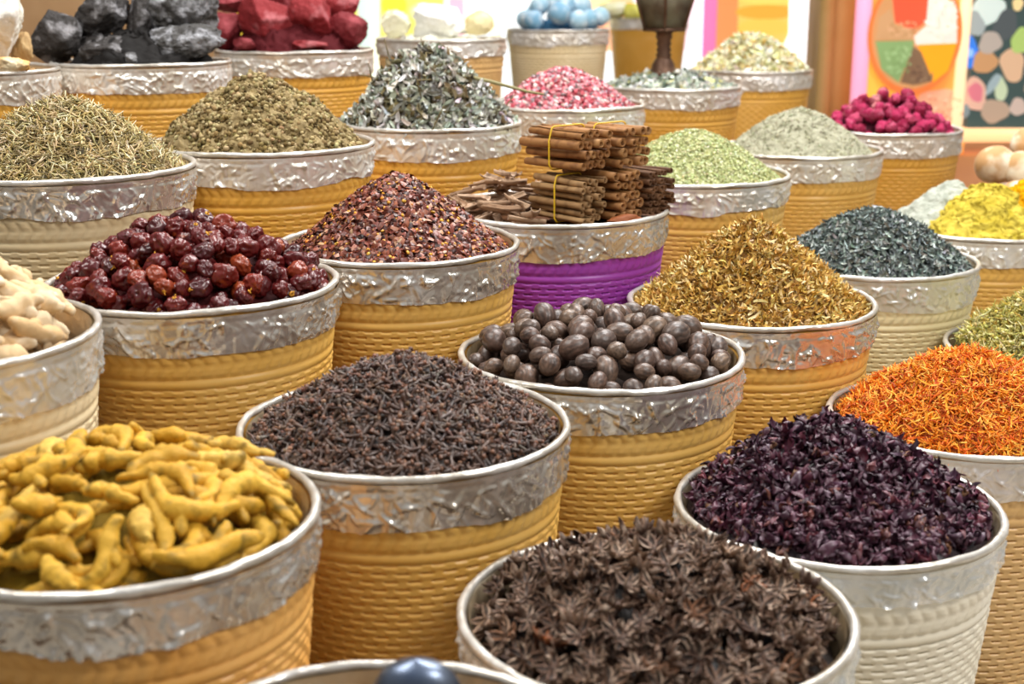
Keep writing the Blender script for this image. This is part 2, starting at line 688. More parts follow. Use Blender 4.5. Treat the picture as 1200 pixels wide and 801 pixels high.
for n, (r, cx, cy, w, bm_, fm_, ci, lab) in BASK.items():
    x, y, z, R, _ = GEO[n]
    k = R / R0
    zt = CAMZ - DROP[r] - BH + .0015       # top of the step the basket stands on
    kz = (z - zt) / BH
    root = empty('spice_basket', (x, y, zt), random.uniform(0, 6.28), (k, k, kz))
    tag(root, lab, 'basket', 'woven spice baskets on the tiered stand')
    o = link('woven_body', BODY, root)
    set_mat(o, M[bm_])
    o = link('foil_collar', COLLARS[ci], root)
    set_mat(o, M[fm_])
    link('rolled_rim', RIMS[ci % 3], root)
    link('film_liner', LINERS[ci % 2], root)

# ------------------------------------------------------------------ heaps


def heap_fn(R, H, cone=.5, e=.12, apex=(0, 0), z0=-.014, lump=0.0, seed=1, lscale=14.0, power=1.0, flat=2.0):
    Rin = R - .014
    ax, ay = apex

    def fn(x, y):
        x = np.asarray(x, float)
        y = np.asarray(y, float)
        rr = np.hypot(x, y) / Rin
        k = np.clip(1 - rr, 0, 1)
        q = np.hypot(x - ax * k, y - ay * k) / Rin
        q = np.clip(q, 0, 1)
        cn = (1 - np.sqrt(q * q + e * e)) / (1 - e)
        cn = np.clip(cn, 0, None) ** power
        dm = 1 - q ** flat
        h = H * (cone * cn + (1 - cone) * dm)
        if lump:
            P = np.stack([x.ravel() * lscale, y.ravel() * lscale, np.zeros(x.size)], -1)
            h = h + lump * fbm(P, seed, 3).reshape(x.shape) * np.clip(k * 5, 0, 1)
        return np.maximum(h, 0) + z0
    fn.Rin = Rin
    return fn


def heap_surface(fn, nr=60, na=160, shift=0.0, rough=0.0, rscale=60, seed=3, Rin=None):
    Rin = Rin or fn.Rin
    r = np.linspace(0, 1, nr + 1)[1:] * Rin
    a = np.arange(na) * 2 * np.pi / na
    Rr, A = np.meshgrid(r, a, indexing='ij')
    x, y = (Rr * np.cos(A)).ravel(), (Rr * np.sin(A)).ravel()
    x = np.append(x, 0)
    y = np.append(y, 0)
    z = fn(x, y) + shift
    V = np.stack([x, y, z], -1)
    if rough:
        k = np.clip((1 - np.hypot(x, y) / Rin) * 8, .25, 1)
        V[:, 2] += rough * fbm(V * rscale, seed, 5, .6) * k
        V[:, 0] += rough * .7 * fbm(V * rscale + 31, seed + 50, 4, .6) * k
        V[:, 1] += rough * .7 * fbm(V * rscale + 77, seed + 90, 4, .6) * k
    i = np.arange(nr - 1)[:, None] * na
    j = np.arange(na)[None, :]
    j2 = (j + 1) % na
    Q = np.stack([i + j, i + na + j, i + na + j2, i + j2], -1).reshape(-1, 4)
    c = nr * na
    jj = np.arange(na)
    T = np.stack([np.full(na, c), jj, (jj + 1) % na], -1)
    return V, [Q, T]


def sample_heap(fn, n, lo=-.004, hi=.004, edge=1.0):
    r = fn.Rin * edge * np.sqrt(rng.random(n))
    a = rng.random(n) * 2 * np.pi
    x, y = r * np.cos(a), r * np.sin(a)
    z = fn(x, y)
    e = .004
    gx = (fn(x + e, y) - fn(x - e, y)) / (2 * e)
    gy = (fn(x, y + e) - fn(x, y - e)) / (2 * e)
    N = np.stack([-gx, -gy, np.ones(n)], -1)
    N /= np.linalg.norm(N, axis=1)[:, None]
    j = rng.uniform(lo, hi, n)
    P = np.stack([x, y, z], -1) + N * j[:, None]
    return P, N, j


def jitter(N, s):
    M_ = N + rng.normal(0, s, N.shape)
    return M_ / np.linalg.norm(M_, axis=1)[:, None]


def stuff(bname, oname, V, P, col, mat, label, cat='spice', smooth=True):
    x, y, z, R, _ = GEO[bname]
    me = mesh_np(oname, V, P, col, smooth, [mat])
    o = link(oname, me, None, (x, y, z))
    tag(o, label, cat, None, 'stuff')
    return o


def pile(bname, oname, fn, tmpls, n, pal, mat, label, lo=-.004, hi=.004, tilt=.35, size=(.8, 1.2), core=None, core_rough=.002, var=.15, cat='spice', edge=1.0, smooth=True, vcols=None, extra=None):
    """scatter small pieces over a core mound; everything is one uncountable mass"""
    parts = []
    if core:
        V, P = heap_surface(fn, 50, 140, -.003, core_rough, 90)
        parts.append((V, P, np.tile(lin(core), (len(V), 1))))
    for k, tm in enumerate(tmpls):
        m = n // len(tmpls)
        p, N, j = sample_heap(fn, m, lo, hi, edge)
        s = rng.uniform(size[0], size[1], m)
        Rm = rot_to(jitter(N, tilt), rng.random(m) * 6.28) * s[:, None, None]
        V, P, c = scatter(tm, Rm, p, pick(pal, m, var), None if vcols is None else vcols[k])
        parts.append((V, P, c))
    if extra:
        parts += extra
    V, P = join([(a, b) for a, b, c in parts])
    # join() stacks in order so the colours stack too
    col = np.vstack([c for a, b, c in parts])
    return stuff(bname, oname, V, P, col, mat, label, cat, smooth)


# --- small templates
def t_flake():
    V = np.array([[-.5, -.3, 0], [.1, -.45, .12], [.55, -.05, -.05], [.2, .42, .1], [-.45, .3, -.08], [0, 0, .16]]) * .0125
    T = np.array([[0, 1, 5], [1, 2, 5], [2, 3, 5], [3, 4, 5], [4, 0, 5]])
    return V, [T]


def t_ribbon(L, w, curl, twist=0.0, seg=5, thick=0.0):
    t = np.linspace(-.5, .5, seg + 1)
    if abs(curl) > 1e-3:
        ang = t * curl
        x = np.sin(ang) / curl * L
        z = (1 - np.cos(ang)) / curl * L
    else:
        x, z = t * L, t * 0
    wd = w * (1 - (2 * np.abs(t)) ** 2 * .6) * .5
    tw = t * twist
    up = np.array([x + 0 * t, wd * np.cos(tw), z + wd * np.sin(tw)]).T
    dn = np.array([x + 0 * t, -wd * np.cos(tw), z - wd * np.sin(tw)]).T
    V = np.vstack([up, dn])
    n = seg + 1
    i = np.arange(seg)
    Q = np.stack([i, i + 1, n + i + 1, n + i], -1)
    return V, [Q]


def t_needle(L, r, bend):
    t = np.linspace(-.5, .5, 4)
    pts = np.stack([t * L, bend * L * (t * t) * 2, .1 * bend * L * t], -1)
    return tube(pts, r * np.array([.6, 1, 1, .5]), 4)


def t_ball(r, sub=1, sx=1, sy=1, sz=1):
    V, T = ico(sub)
    return V * r * np.array([sx, sy, sz]), [T]


def t_leaf(L, w, curl, fold, seed):
    """crumpled leaf patch"""
    nu, nv = 7, 4
    u = np.linspace(0, 1, nu)
    v = np.linspace(-1, 1, nv + 1)
    U, Vv = np.meshgrid(u, v, indexing='ij')
    half = w * .5 * np.sin(np.pi * np.clip(U * .94 + .03, 0, 1)) ** .8
    ang = (U - .5) * curl
    x = np.sin(ang) / max(curl, .01) * L
    z0 = (1 - np.cos(ang)) / max(curl, .01) * L
    y = half * Vv * math.cos(fold)
    z = z0 + half * np.abs(Vv) * math.sin(fold)
    P = np.stack([x, y, z], -1).reshape(-1, 3)
    P = P + .16 * w * np.stack([fbm(P * 90, seed, 2), fbm(P * 90, seed + 4, 2), fbm(P * 90, seed + 8, 2)], -1)
    i = np.arange(nu - 1)[:, None] * (nv + 1)
    j = np.arange(nv)[None, :]
    Q = np.stack([i + j, i + nv + 1 + j, i + nv + 2 + j, i + j + 1], -1).reshape(-1, 4)
    return P, [Q]


# ---- stacking of countable pieces on a height field
def stack(target, Rin, variants, n_max, depth, *args, mask=None, **kw):
    return stack_(target, Rin, variants, n_max, depth, *args, mask=mask, **kw)


def stack_(target, Rin, variants, n_max, depth, tol=.006, tilt=.25, sink=.002, size=(.85, 1.15), max_fail=500, edge=.35, res=.003, follow=1.0, seed=5, mask=None):
    g = np.random.default_rng(seed)
    half = Rin + .03
    n = int(2 * half / res)
    xs = -half + (np.arange(n) + .5) * res
    GX, GY = np.meshgrid(xs, xs, indexing='ij')
    G = target(GX, GY) - depth
    G[np.hypot(GX, GY) > Rin] = -1
    if mask is not None:
        G[mask(GX, GY)] = 1.0
    out, fails = [], 0
    while len(out) < n_max and fails < max_fail:
        r = Rin * np.sqrt(g.random(14))
        a = g.random(14) * 6.2832
        cx, cy = r * np.cos(a), r * np.sin(a)
        ii = np.clip(((cx + half) / res).astype(int), 0, n - 1)
        jj = np.clip(((cy + half) / res).astype(int), 0, n - 1)
        k = int(np.argmax(target(cx, cy) - G[ii, jj]))
        x, y = cx[k], cy[k]
        vi = int(g.integers(len(variants)))
        S0, r0 = variants[vi]
        s = g.uniform(*size)
        e = .01
        N = np.array([-(target(x + e, y) - target(x - e, y)) / (2 * e) * follow, -(target(x, y + e) - target(x, y - e)) / (2 * e) * follow, 1.0])
        N = N + g.normal(0, tilt, 3)
        N /= np.linalg.norm(N)
        Rm = rot_to(N[None], np.array([g.random() * 6.2832]))[0]
        Sp = (S0 * s) @ Rm.T
        rd = r0 * s
        if np.any(np.hypot(Sp[:, 0] + x, Sp[:, 1] + y) + rd * edge > Rin):
            fails += 1
            continue
        dz = -9.0
        upd = []
        for (sx, sy, sz), rs in zip(Sp, rd):
            i0, i1 = int((x + sx - rs + half) / res), int((x + sx + rs + half) / res) + 1
            j0, j1 = int((y + sy - rs + half) / res), int((y + sy + rs + half) / res) + 1
            i0, j0 = max(i0, 0), max(j0, 0)
            d2 = (GX[i0:i1, j0:j1] - x - sx) ** 2 + (GY[i0:i1, j0:j1] - y - sy) ** 2
            ins = d2 < rs * rs
            if not ins.any():
                continue
            hh = np.sqrt(np.clip(rs * rs - d2, 0, None))
            dz = max(dz, float((G[i0:i1, j0:j1] + hh - sz)[ins].max()))
            upd.append((i0, i1, j0, j1, ins, hh, sz))
        dz -= sink
        low = Sp[:, 2] + dz - rd < .007
        if np.any(low & (np.hypot(Sp[:, 0] + x, Sp[:, 1] + y) + rd > Rin - .003)):
            fails += 1
            continue
        if dz > float(target(x, y)) + tol:
            fails += 1
            continue
        for i0, i1, j0, j1, ins, hh, sz in upd:
            blk = G[i0:i1, j0:j1]
            G[i0:i1, j0:j1] = np.where(ins, np.maximum(blk, dz + sz + hh), blk)
        out.append((vi, s, Rm, np.array([x, y, dz])))
    return out


def place(bname, name, meshes, placed, label, cat, group, parts=None, mats=None):
    """one object for each stacked piece; meshes share data; parts[vi] = list of (child name, mesh)"""
    x, y, z, R, _ = GEO[bname]
    res = []
    for vi, s, Rm, t in placed:
        o = link(name, meshes[vi])
        Mx = Matrix([[float(Rm[i, j] * s) for j in range(3)] + [float(t[i] + (x, y, z)[i])] for i in range(3)] + [[0, 0, 0, 1]])
        o.matrix_world = Mx
        tag(o, label, cat, group)
        if parts and parts[vi]:
            for cn, cm in parts[vi]:
                c = link(cn, cm, o)
        res.append(o)
    return res


def merged(placed, tmpls, col_fn, vcols=None):
    Vs = []
    cols = []
    for vi, s, Rm, t in placed:
        V, P = tmpls[vi]
        Vs.append(((V * s) @ Rm.T + t, P))
        cols.append(np.tile(col_fn(), (len(V), 1)) * (1 if vcols is None else vcols[vi]))
    V, P = join(Vs)
    return V, P, np.vstack(cols)


def bed(bname, oname, fn, depth, hexc, label, rough=.008, cat='spice', rscale=45):  # lumpy sheet; a darker hexc puts the shade between pieces into its colour
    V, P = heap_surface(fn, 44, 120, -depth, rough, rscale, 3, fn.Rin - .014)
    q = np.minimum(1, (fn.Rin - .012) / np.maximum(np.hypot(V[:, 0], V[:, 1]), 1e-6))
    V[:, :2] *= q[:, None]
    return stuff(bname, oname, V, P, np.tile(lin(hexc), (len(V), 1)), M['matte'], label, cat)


M['matte'] = mat_attr('dry_matte', .85, .2)
M['dry'] = mat_attr('dry_pieces', .6, .35)
M['glossy'] = mat_attr('dry_glossy_pieces', .42, .5)
M['powder'] = mat_attr('dry_powder', .95, .1, (160, .55, .003, 5))

# ===================================================== front rows
def R_(n):
    return GEO[n][3]


# --- chilli flakes
fn = heap_fn(R_('flake'), .118, .85, .10, (.0, .0), lump=.004)
seeds = None
sp, sN, sj = sample_heap(fn, 650, .0, .005)
ss = rng.uniform(.7, 1.1, 650)
sV, sPp, sC = scatter(t_ball(.0034, 1, 1.1, .9, .45), rot_to(jitter(sN, .4), rng.random(650) * 6.28) * ss[:, None, None], sp, pick([('#d9971f', 3), ('#e0a83c', 2), ('#c9791a', 1)], 650, .12))
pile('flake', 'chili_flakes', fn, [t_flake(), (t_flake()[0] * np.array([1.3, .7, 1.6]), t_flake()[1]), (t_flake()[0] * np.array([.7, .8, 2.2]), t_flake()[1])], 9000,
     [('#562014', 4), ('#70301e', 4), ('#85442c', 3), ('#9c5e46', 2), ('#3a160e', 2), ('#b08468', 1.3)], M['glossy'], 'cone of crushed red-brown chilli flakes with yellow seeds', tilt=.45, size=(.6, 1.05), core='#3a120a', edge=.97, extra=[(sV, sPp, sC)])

# --- rosemary needles
fn = heap_fn(R_('rosem'), .112, .6, .15, (.01, 0), lump=.006)
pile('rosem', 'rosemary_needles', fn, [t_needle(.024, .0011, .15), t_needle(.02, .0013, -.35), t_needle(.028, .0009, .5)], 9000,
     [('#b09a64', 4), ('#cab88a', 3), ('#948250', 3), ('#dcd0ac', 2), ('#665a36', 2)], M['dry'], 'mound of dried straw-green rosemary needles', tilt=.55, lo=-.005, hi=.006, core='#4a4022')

# --- calendula / golden petals
fn = heap_fn(R_('cal'), .145, .9, .07, (-.003, .0), lump=.004, power=.95)
pile('cal', 'golden_petals', fn, [t_ribbon(.027, .0042, 2.8, .8, 7), t_ribbon(.032, .0038, 4.6, 1.2, 9), t_ribbon(.024, .0046, 1.4, 2.2, 6)], 6000,
     [('#c49c48', 4), ('#d8b668', 4), ('#b48a3c', 3), ('#e8d49c', 2), ('#8f6c2c', 2)], M['dry'], 'pointed cone of curled golden dried petals', tilt=.8, lo=-.005, hi=.006, core='#7d5620')

# --- tea leaves
fn = heap_fn(R_('tea'), .108, .35, .15, (0, .0), lump=.004)
pile('tea', 'tea_leaves', fn, [t_leaf(.017, .007, 1.2, .5, 1), t_leaf(.015, .006, 2.2, .8, 2), t_ribbon(.018, .004, 1.0, 1.5)], 5200,
     [('#6a7672', 4), ('#86928c', 3), ('#4c5654', 3), ('#aab4ae', 2), ('#68665c', 2)], M['glossy'], 'broad mound of dark grey-green tea leaves', tilt=.6, lo=-.004, hi=.005, core='#2a3231')

# --- safflower
fn = heap_fn(R_('saff'), .105, .35, .2, (-.0, .0), lump=.008, lscale=18)
pile('saff', 'safflower_threads', fn, [t_needle(.026, .0010, .3), t_needle(.02, .0011, -.5), t_ribbon(.024, .003, 1.4, 1.2)], 10500,
     [('#e28418', 5), ('#ee9e2a', 4), ('#d4640f', 3), ('#f4bc54', 2), ('#b44a0c', 2)], M['dry'], 'mound of bright orange safflower threads', tilt=.6, lo=-.005, hi=.006, core='#a0480c')

# --- chamomile
fn = heap_fn(R_('olive'), .12, .4, .2, (.0, .0), lump=.01, lscale=16)
pile('olive', 'chamomile_heads', fn, [t_ball(.0044, 1, 1, 1, .8), t_ribbon(.022, .0032, 3.0, 1.0, 7), t_ribbon(.018, .0036, 4.5, 1, 7), t_needle(.03, .0009, .5)], 8500,
     [('#b0a652', 4), ('#ccc47a', 4), ('#948e42', 3), ('#bfa448', 2), ('#dcd6a0', 3), ('#746a34', 1)], M['dry'], 'mound of green-yellow dried chamomile heads and stems', tilt=.9, lo=-.006, hi=.008, core='#5c5424', edge=.93)

# --- brown herb powder
fn = heap_fn(R_('brown'), .135, .7, .2, (.0, .0), lump=.012, lscale=20, seed=9)
V, P = heap_surface(fn, 150, 360, 0, .0085, 52, 12)
n = vnoise(V * 110, 5) * .5 + vnoise(V * 260, 6) * .5
t = np.clip(.5 + n * .8, 0, 1)[:, None]
col = lin('#75633e') * (1 - t) + lin('#a89670') * t
cl, cN, cj = sample_heap(fn, 4200, -.001, .004)
cs = rng.uniform(.4, 2.1, 4200)
cV, cP, cC = scatter(t_ball(.003, 1, 1, .8, .7), rot_to(jitter(cN, .5), rng.random(4200) * 6.28) * cs[:, None, None], cl, pick([('#86744e', 3), ('#aa9a72', 3), ('#665636', 2)], 4200))
VV, PP = join([(V, P), (cV, cP)])
stuff('brown', 'herb_powder', VV, PP, np.vstack([col, cC]), M['powder'], 'crumbly cone of olive-brown herb powder')

# --- green granules
fn = heap_fn(R_('green'), .102, .5, .2, (.0, .0), lump=.005)
pile('green', 'herb_granules', fn, [t_ball(.0032, 1, 1.4, .9, .6), t_leaf(.01, .005, 1, .4, 3)], 9000,
     [('#b8bc86', 5), ('#c8cc9c', 4), ('#a6aa70', 3), ('#d8dcb8', 1)], M['dry'], 'smooth mound of light green crushed herb', tilt=.35, size=(.5, .95), core='#a0a468')

# --- grey powder
fn = heap_fn(R_('grey'), .112, .6, .25, (.0, .0), lump=.006, seed=4)
V, P = heap_surface(fn, 120, 300, 0, .0035, 70, 22)
t = np.clip(.5 + fbm(V * 50, 8, 4) * .5, 0, 1)[:, None]
col = lin('#85836c') * (1 - t) + lin('#aaa892') * t
cl, cN, cj = sample_heap(fn, 2500, -.001, .002)
cV, cP, cC = scatter(t_ball(.002, 1), rot_to(cN, rng.random(2500) * 6.28) * rng.uniform(.5, 1.4, 2500)[:, None, None], cl, pick([('#b5b39a', 3), ('#8f8d72', 2)], 2500))
VV, PP = join([(V, P), (cV, cP)])
stuff('grey', 'grey_powder', VV, PP, np.vstack([col, cC]), M['powder'], 'smooth cone of grey-green powder')

# --- white and yellow powders in one basket


def powder(bname, oname, cx, cy, rad, H, pal, label, seed, cone=.7, rough=.006):
    Rb = R_(bname) - .014

    def f(x, y):
        q = np.clip(np.hypot(x - cx, y - cy) / rad, 0, 1)
        return H * (cone * (1 - np.sqrt(q * q + .02)) / .86 + (1 - cone) * (1 - q * q)) - .02
    nr, na = 90, 220
    V, P = heap_surface(lambda x, y: f(x, y), nr, na, 0, 0, Rin=rad)
    V[:, 0] += cx
    V[:, 1] += cy
    V[:, 2] = f(V[:, 0], V[:, 1])
    k = rough * fbm(V * 45, seed, 5, .6)
    V[:, 2] += k
    V[:, 0] += rough * .8 * fbm(V * 45 + 9, seed + 2, 5, .6)
    V[:, 1] += rough * .8 * fbm(V * 45 + 19, seed + 4, 5, .6)
    rr = np.hypot(V[:, 0], V[:, 1])
    s = np.minimum(1, Rb / np.maximum(rr, 1e-6))
    V[:, 0] *= s
    V[:, 1] *= s
    t = np.clip(.5 + fbm(V * 60, seed + 7, 3) * .5, 0, 1)[:, None]
    col = lin(pal[0]) * (1 - t) + lin(pal[1]) * t
    stuff(bname, oname, V, P, col, M['powder'], label)


powder('yel', 'white_powder', -.055, .05, .15, .115, ('#8f9487', '#b8bbae'), 'white powder mound behind the yellow powder', 31, .85, .004)
powder('yel', 'pale_yellow_powder', .0, -.035, .16, .118, ('#a8942c', '#ccb850'), 'pale lemon-yellow powder mound in front of the white one', 41, .5, .009)
powder('yel', 'golden_yellow_powder', .08, -.03, .14, .122, ('#c88a06', '#dca20c'), 'golden-yellow powder mound beside the round gourds', 51, .6, .008)

# --- pink peppercorns
fn = heap_fn(R_('pink'), .096, .6, .2, (.0, .0), lump=.004)
pile('pink', 'pink_peppercorns', fn, [t_ball(.0055, 1, 1.2, .9, .7), t_flake()], 5200,
     [('#b8505c', 4), ('#cf8088', 4), ('#a03a48', 3), ('#e0c0be', 4), ('#8a7c80', 2)], M['dry'], 'mound of pink and white peppercorn flakes', tilt=.6, core='#7a2030')

# --- pale herbs under the burner
fn = heap_fn(R_('herb'), .045, .2, .2, (.0, .0), lump=.008, lscale=18)
pile('herb', 'pale_herbs', fn, [t_leaf(.03, .016, 1.5, .5, 6), t_leaf(.024, .014, 2.4, .7, 7), t_ribbon(.03, .006, 3, 1)], 1500,
     [('#d4d8cc', 4), ('#eceee8', 5), ('#98a498', 3), ('#667460', 2), ('#d8cf8a', 1)], M['dry'], 'pale green-white dried herbs around the brown burner', tilt=.8, lo=-.006, hi=.01, core='#8a9484')

# --- pale yellow flowers
fn = heap_fn(R_('flow'), .12, .7, .15, (.0, .0), lump=.012, lscale=15)
pile('flow', 'pale_dried_flowers', fn, [t_leaf(.035, .02, 2.0, .5, 8), t_leaf(.028, .018, 2.8, .8, 9), t_ribbon(.035, .007, 3.2, 1)], 2200,
     [('#ece6bc', 4), ('#f6f2da', 5), ('#d8cc8c', 2), ('#cdb05a', 1)], M['dry'], 'mound of pale yellow dried flowers', tilt=.8, lo=-.006, hi=.012, core='#c9c08a')

# --- sage leaves
fn = heap_fn(R_('sage'), .152, .6, .14, (.0, .02), lump=.012, lscale=15)
mm = []
p, N, j = sample_heap(fn, 14, .012, .03)
for q, nn in zip(p, N):
    d_ = nn + rng.normal(0, .6, 3)
    d_ /= np.linalg.norm(d_)
    Vt, Pt = tube(np.array([q - d_ * .02, q + d_ * .01, q + d_ * .035]), [.0016, .0014, .001], 5)
    mm.append((Vt, Pt, np.tile(lin('#6d5f3a'), (len(Vt), 1))))
# one long stalk reaching out over the rim
st = np.array([[.06, -.03, .1], [.13, -.03, .085], [.2, -.03, .066], [.235, -.03, .06]])
Vt, Pt = tube(st, [.004, .0036, .003, .0022], 6)
mm.append((Vt, Pt, np.tile(lin('#8f875c'), (len(Vt), 1))))
pile('sage', 'sage_leaves', fn, [t_leaf(.032, .015, 2.0, .6, 11), t_leaf(.028, .014, 3.0, .9, 12), t_leaf(.024, .015, 1.4, 1.1, 13), t_leaf(.036, .011, 3.6, .8, 14)], 3200,
     [('#b6b7ac', 5), ('#cccdc4', 5), ('#98998c', 3), ('#7a6f52', 2.5), ('#e0e0da', 2), ('#8a7c58', 1.5)], M['dry'], 'tall heap of crumpled grey-green sage leaves with a stalk', tilt=.8, lo=-.01, hi=.012, core='#4a4230', extra=mm)

# ===================================================== countable pieces
# --- nutmegs
def nutmeg(seed):
    V, T = ico(4)
    g = np.random.default_rng(seed)
    a = np.arctan2(V[:, 1], V[:, 0])
    ax = V[:, 2]
    w = np.sqrt(np.clip(1 - ax * ax, 0, 1))
    warp = a * 6 + 2.4 * fbm(V * 1.6, seed, 2)
    gr = np.abs(np.sin(warp)) ** .5
    gr2 = np.abs(np.sin(warp * 2.1 + 1 + 2 * fbm(V * 2.1, seed + 3, 2)))
    d = 1 + (.075 * (gr - 1) + .03 * (gr2 - 1)) * np.sqrt(w) * (.35 + .65 * np.clip(vnoise(V * 1.5, seed + 6) + .6, 0, 1)) + .035 * fbm(V * 1.3, seed + 1, 2) + .008 * fbm(V * 9, seed + 2, 2)
    V = V * d[:, None] * np.array([.0150, .0145, .0150 * g.uniform(1.1, 1.32)])
    V = V[:, [2, 1, 0]] * np.array([1, 1, -1])     # long axis along x
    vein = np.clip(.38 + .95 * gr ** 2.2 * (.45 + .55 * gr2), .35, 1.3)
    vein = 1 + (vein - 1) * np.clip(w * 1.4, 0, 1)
    return V, [T], np.repeat(vein[:, None], 3, 1)


M['nutmeg'] = mat_random('nutmeg_shell', [(0, '#4e3a30'), (.3, '#624a3e'), (.6, '#705848'), (.85, '#584840'), (1, '#806854')], .4, .55, (260, .3, .001, 3), ('#42322a', 70, .45, .75))
nts = [nutmeg(100 + k) for k in range(7)]
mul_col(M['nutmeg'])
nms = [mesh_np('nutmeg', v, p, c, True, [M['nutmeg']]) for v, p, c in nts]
nsp = [(np.array([[-.0045, 0, 0], [.0045, 0, 0], [0, 0, 0]]), np.array([.0140, .0140, .0145])) for _ in nts]
fn = heap_fn(R_('nut') + .006, .056, .1, .3, (0, .01), z0=-.012, flat=3.2)
pl = stack(fn, R_('nut') - .008, nsp, 280, .034, .008, .5, .0024, (.76, 1.18), 3000, .25, .0025)
place('nut', 'nutmeg', nms, pl, 'dark brown grooved nutmeg in the heap in the yellow basket', 'nutmeg', 'nutmegs heaped in the yellow basket')
bed('nut', 'nutmeg_bed', fn, .034, '#2c211b', 'shade-coloured lower layer of nutmegs under the heap')

# --- dried round chillies
def chili(seed):
    V, T = ico(4)
    g = np.random.default_rng(seed)
    w = ridged(V * 2.3, seed, 3)
    d = 1 + .13 * (w - 1) + .15 * fbm(V * 1.2, seed + 4, 2)
    z = V[:, 2]
    d -= .22 * np.exp(-((z - 1) / .22) ** 2)          # dimple where the stalk sat
    V = V * d[:, None] * np.array([g.uniform(.9, 1.15), g.uniform(.85, 1.05), g.uniform(.78, 1.0)]) * .0155
    return V, [T]


def calyx(seed):
    V, T = ico(2)
    V = V * np.array([.0036, .0036, .0014]) * (1 + .25 * fbm(V * 2, seed, 2))[:, None]
    V[:, 2] += .0118
    S, P = tube(np.array([[0, 0, .012], [.001, 0, .015], [.0025, .0005, .018]]), [.0012, .001, .0009], 6)
    return join([(V, [T]), (S, P)])


M['chili'] = mat_random('dried_chili_skin', [(0, '#3c0c10'), (.3, '#561416'), (.55, '#641a18'), (.78, '#480e12'), (.9, '#7a2418'), (1, '#8c3c1c')], .32, .5, (180, .3, .001, 3), ('#b8581e', 55, .62, .84))
M['calyx'] = mat_solid('dry_calyx', '#c98f2e', .7, .3)
cts = [chili(200 + k) for k in range(9)]
cms = [mesh_np('dried_chili', v, p, None, True, [M['chili']]) for v, p in cts]
cax = [mesh_np('calyx', *calyx(300 + k), None, True, [M['calyx']]) for k in range(3)]
csp = [(np.array([[0, 0, -.001]]), np.array([.0142])) for _ in cts]
fn = heap_fn(R_('chili') + .006, .088, .4, .2, (.0, .0), z0=-.010, lump=.004)
pl = stack(fn, R_('chili') - .008, csp, 330, .03, .009, 1.4, .0045, (.74, 1.12), 3000, .3, .0025, seed=8)
place('chili', 'dried_chili', cms, pl, 'wrinkled dark red dried chilli in the heap in the yellow basket', 'chilli', 'dried round chillies heaped in the basket', [[('calyx', cax[k % 3])] if k in (0, 5) else None for k in range(9)])
bed('chili', 'chili_bed', fn, .026, '#3c0d0e', 'shade-coloured lower layer of dried chillies under the heap')


# --- turmeric and ginger roots
def root_piece(seed, L, r, knob, bendy, nodes, ring):
    g = np.random.default_rng(seed)
    m = 26
    t = np.linspace(0, 1, m)
    b = bendy * g.normal(0, 1)
    b2 = bendy * g.normal(0, .6)
    pts = np.stack([(t - .5) * L, b * L * (t - .5) ** 2 * 2 + b2 * L * np.sin(t * 6.3) * .12, .12 * b * L * np.sin(t * 3.1)], -1)
    prof = np.clip(np.sin(np.pi * np.clip(t * .93 + .035, 0, 1)), 0, 1) ** .42
    prof *= 1 + .10 * np.sin(t * nodes * 6.283 + g.random() * 6) + .12 * np.interp(t, np.linspace(0, 1, 6), g.normal(0, 1, 6))
    prof *= np.interp(t, [0, .5, 1], [g.uniform(.7, 1.1), 1, g.uniform(.6, 1.0)])
    out = [tube(pts, r * prof, 14)]
    sph = [(pts[i], r * prof[i] * .92) for i in range(2, m - 1, 5)]
    for k in range(knob):
        i = int(g.integers(5, m - 5))
        ang = g.choice([-1, 1]) * g.uniform(.7, 1.5)
        d = np.array([math.cos(ang), math.sin(ang), g.normal(0, .2)])
        l = L * g.uniform(.16, .34)
        q = np.linspace(0, 1, 9)[:, None]
        kp = pts[i] + d * l * q
        kr = r * prof[i] * np.array([.7, .8, .78, .74, .74, .72, .68, .55, .3]) * g.uniform(.75, 1.05)
        out.append(tube(kp, kr, 12))
        sph.append((kp[5], kr[5]))
        sph.append((kp[7], kr[7]))
    V, P = join(out)
    nrm = V / (np.linalg.norm(V, axis=1)[:, None] + 1e-9)
    V = V + r * np.stack([fbm(V * 60, seed, 3), fbm(V * 60, seed + 9, 3), fbm(V * 60, seed + 19, 3)], -1) * .2
    V[:, 1:] *= (1 + ring * np.sin(V[:, 0] / L * nodes * 25))[:, None]
    return (V, P), (np.array([s[0] for s in sph]), np.array([s[1] for s in sph]))


M['turmeric'] = mat_random('turmeric_skin', [(0, '#b4841a'), (.3, '#cb9a2a'), (.6, '#d8aa3c'), (.85, '#b88a20'), (1, '#dfba5a')], .6, .3, (140, .7, .003, 5), ('#80641a', 60, .5, .72))
tt = [root_piece(400 + k, [.098, .08, .115, .066, .105, .06, .085, .054, .09, .072][k], [.0100, .0108, .0104, .0110, .0092, .0120, .0100, .0118, .0108, .0105][k], [1, 0, 1, 2, 0, 1, 1, 0, 1, 2][k], .5, 3.2, .035) for k in range(10)]
tms = [mesh_np('turmeric_root', v, p, None, True, [M['turmeric']]) for (v, p), s in tt]
fn = heap_fn(R_('turm') + .004, .062, .1, .3, (0, .0), z0=-.014, flat=2.8)
pl = stack(fn, R_('turm') - .012, [s for _, s in tt], 240, .036, .010, .22, .004, (.8, 1.1), 2500, .35, .003, seed=3)
place('turm', 'turmeric_root', tms, pl, 'knobbly yellow turmeric root in the heap in the foil-rimmed basket', 'turmeric root', 'turmeric roots heaped in the front basket')
bed('turm', 'turmeric_bed', fn, .028, '#7a6014', 'shade-coloured lower layer of turmeric roots under the heap')

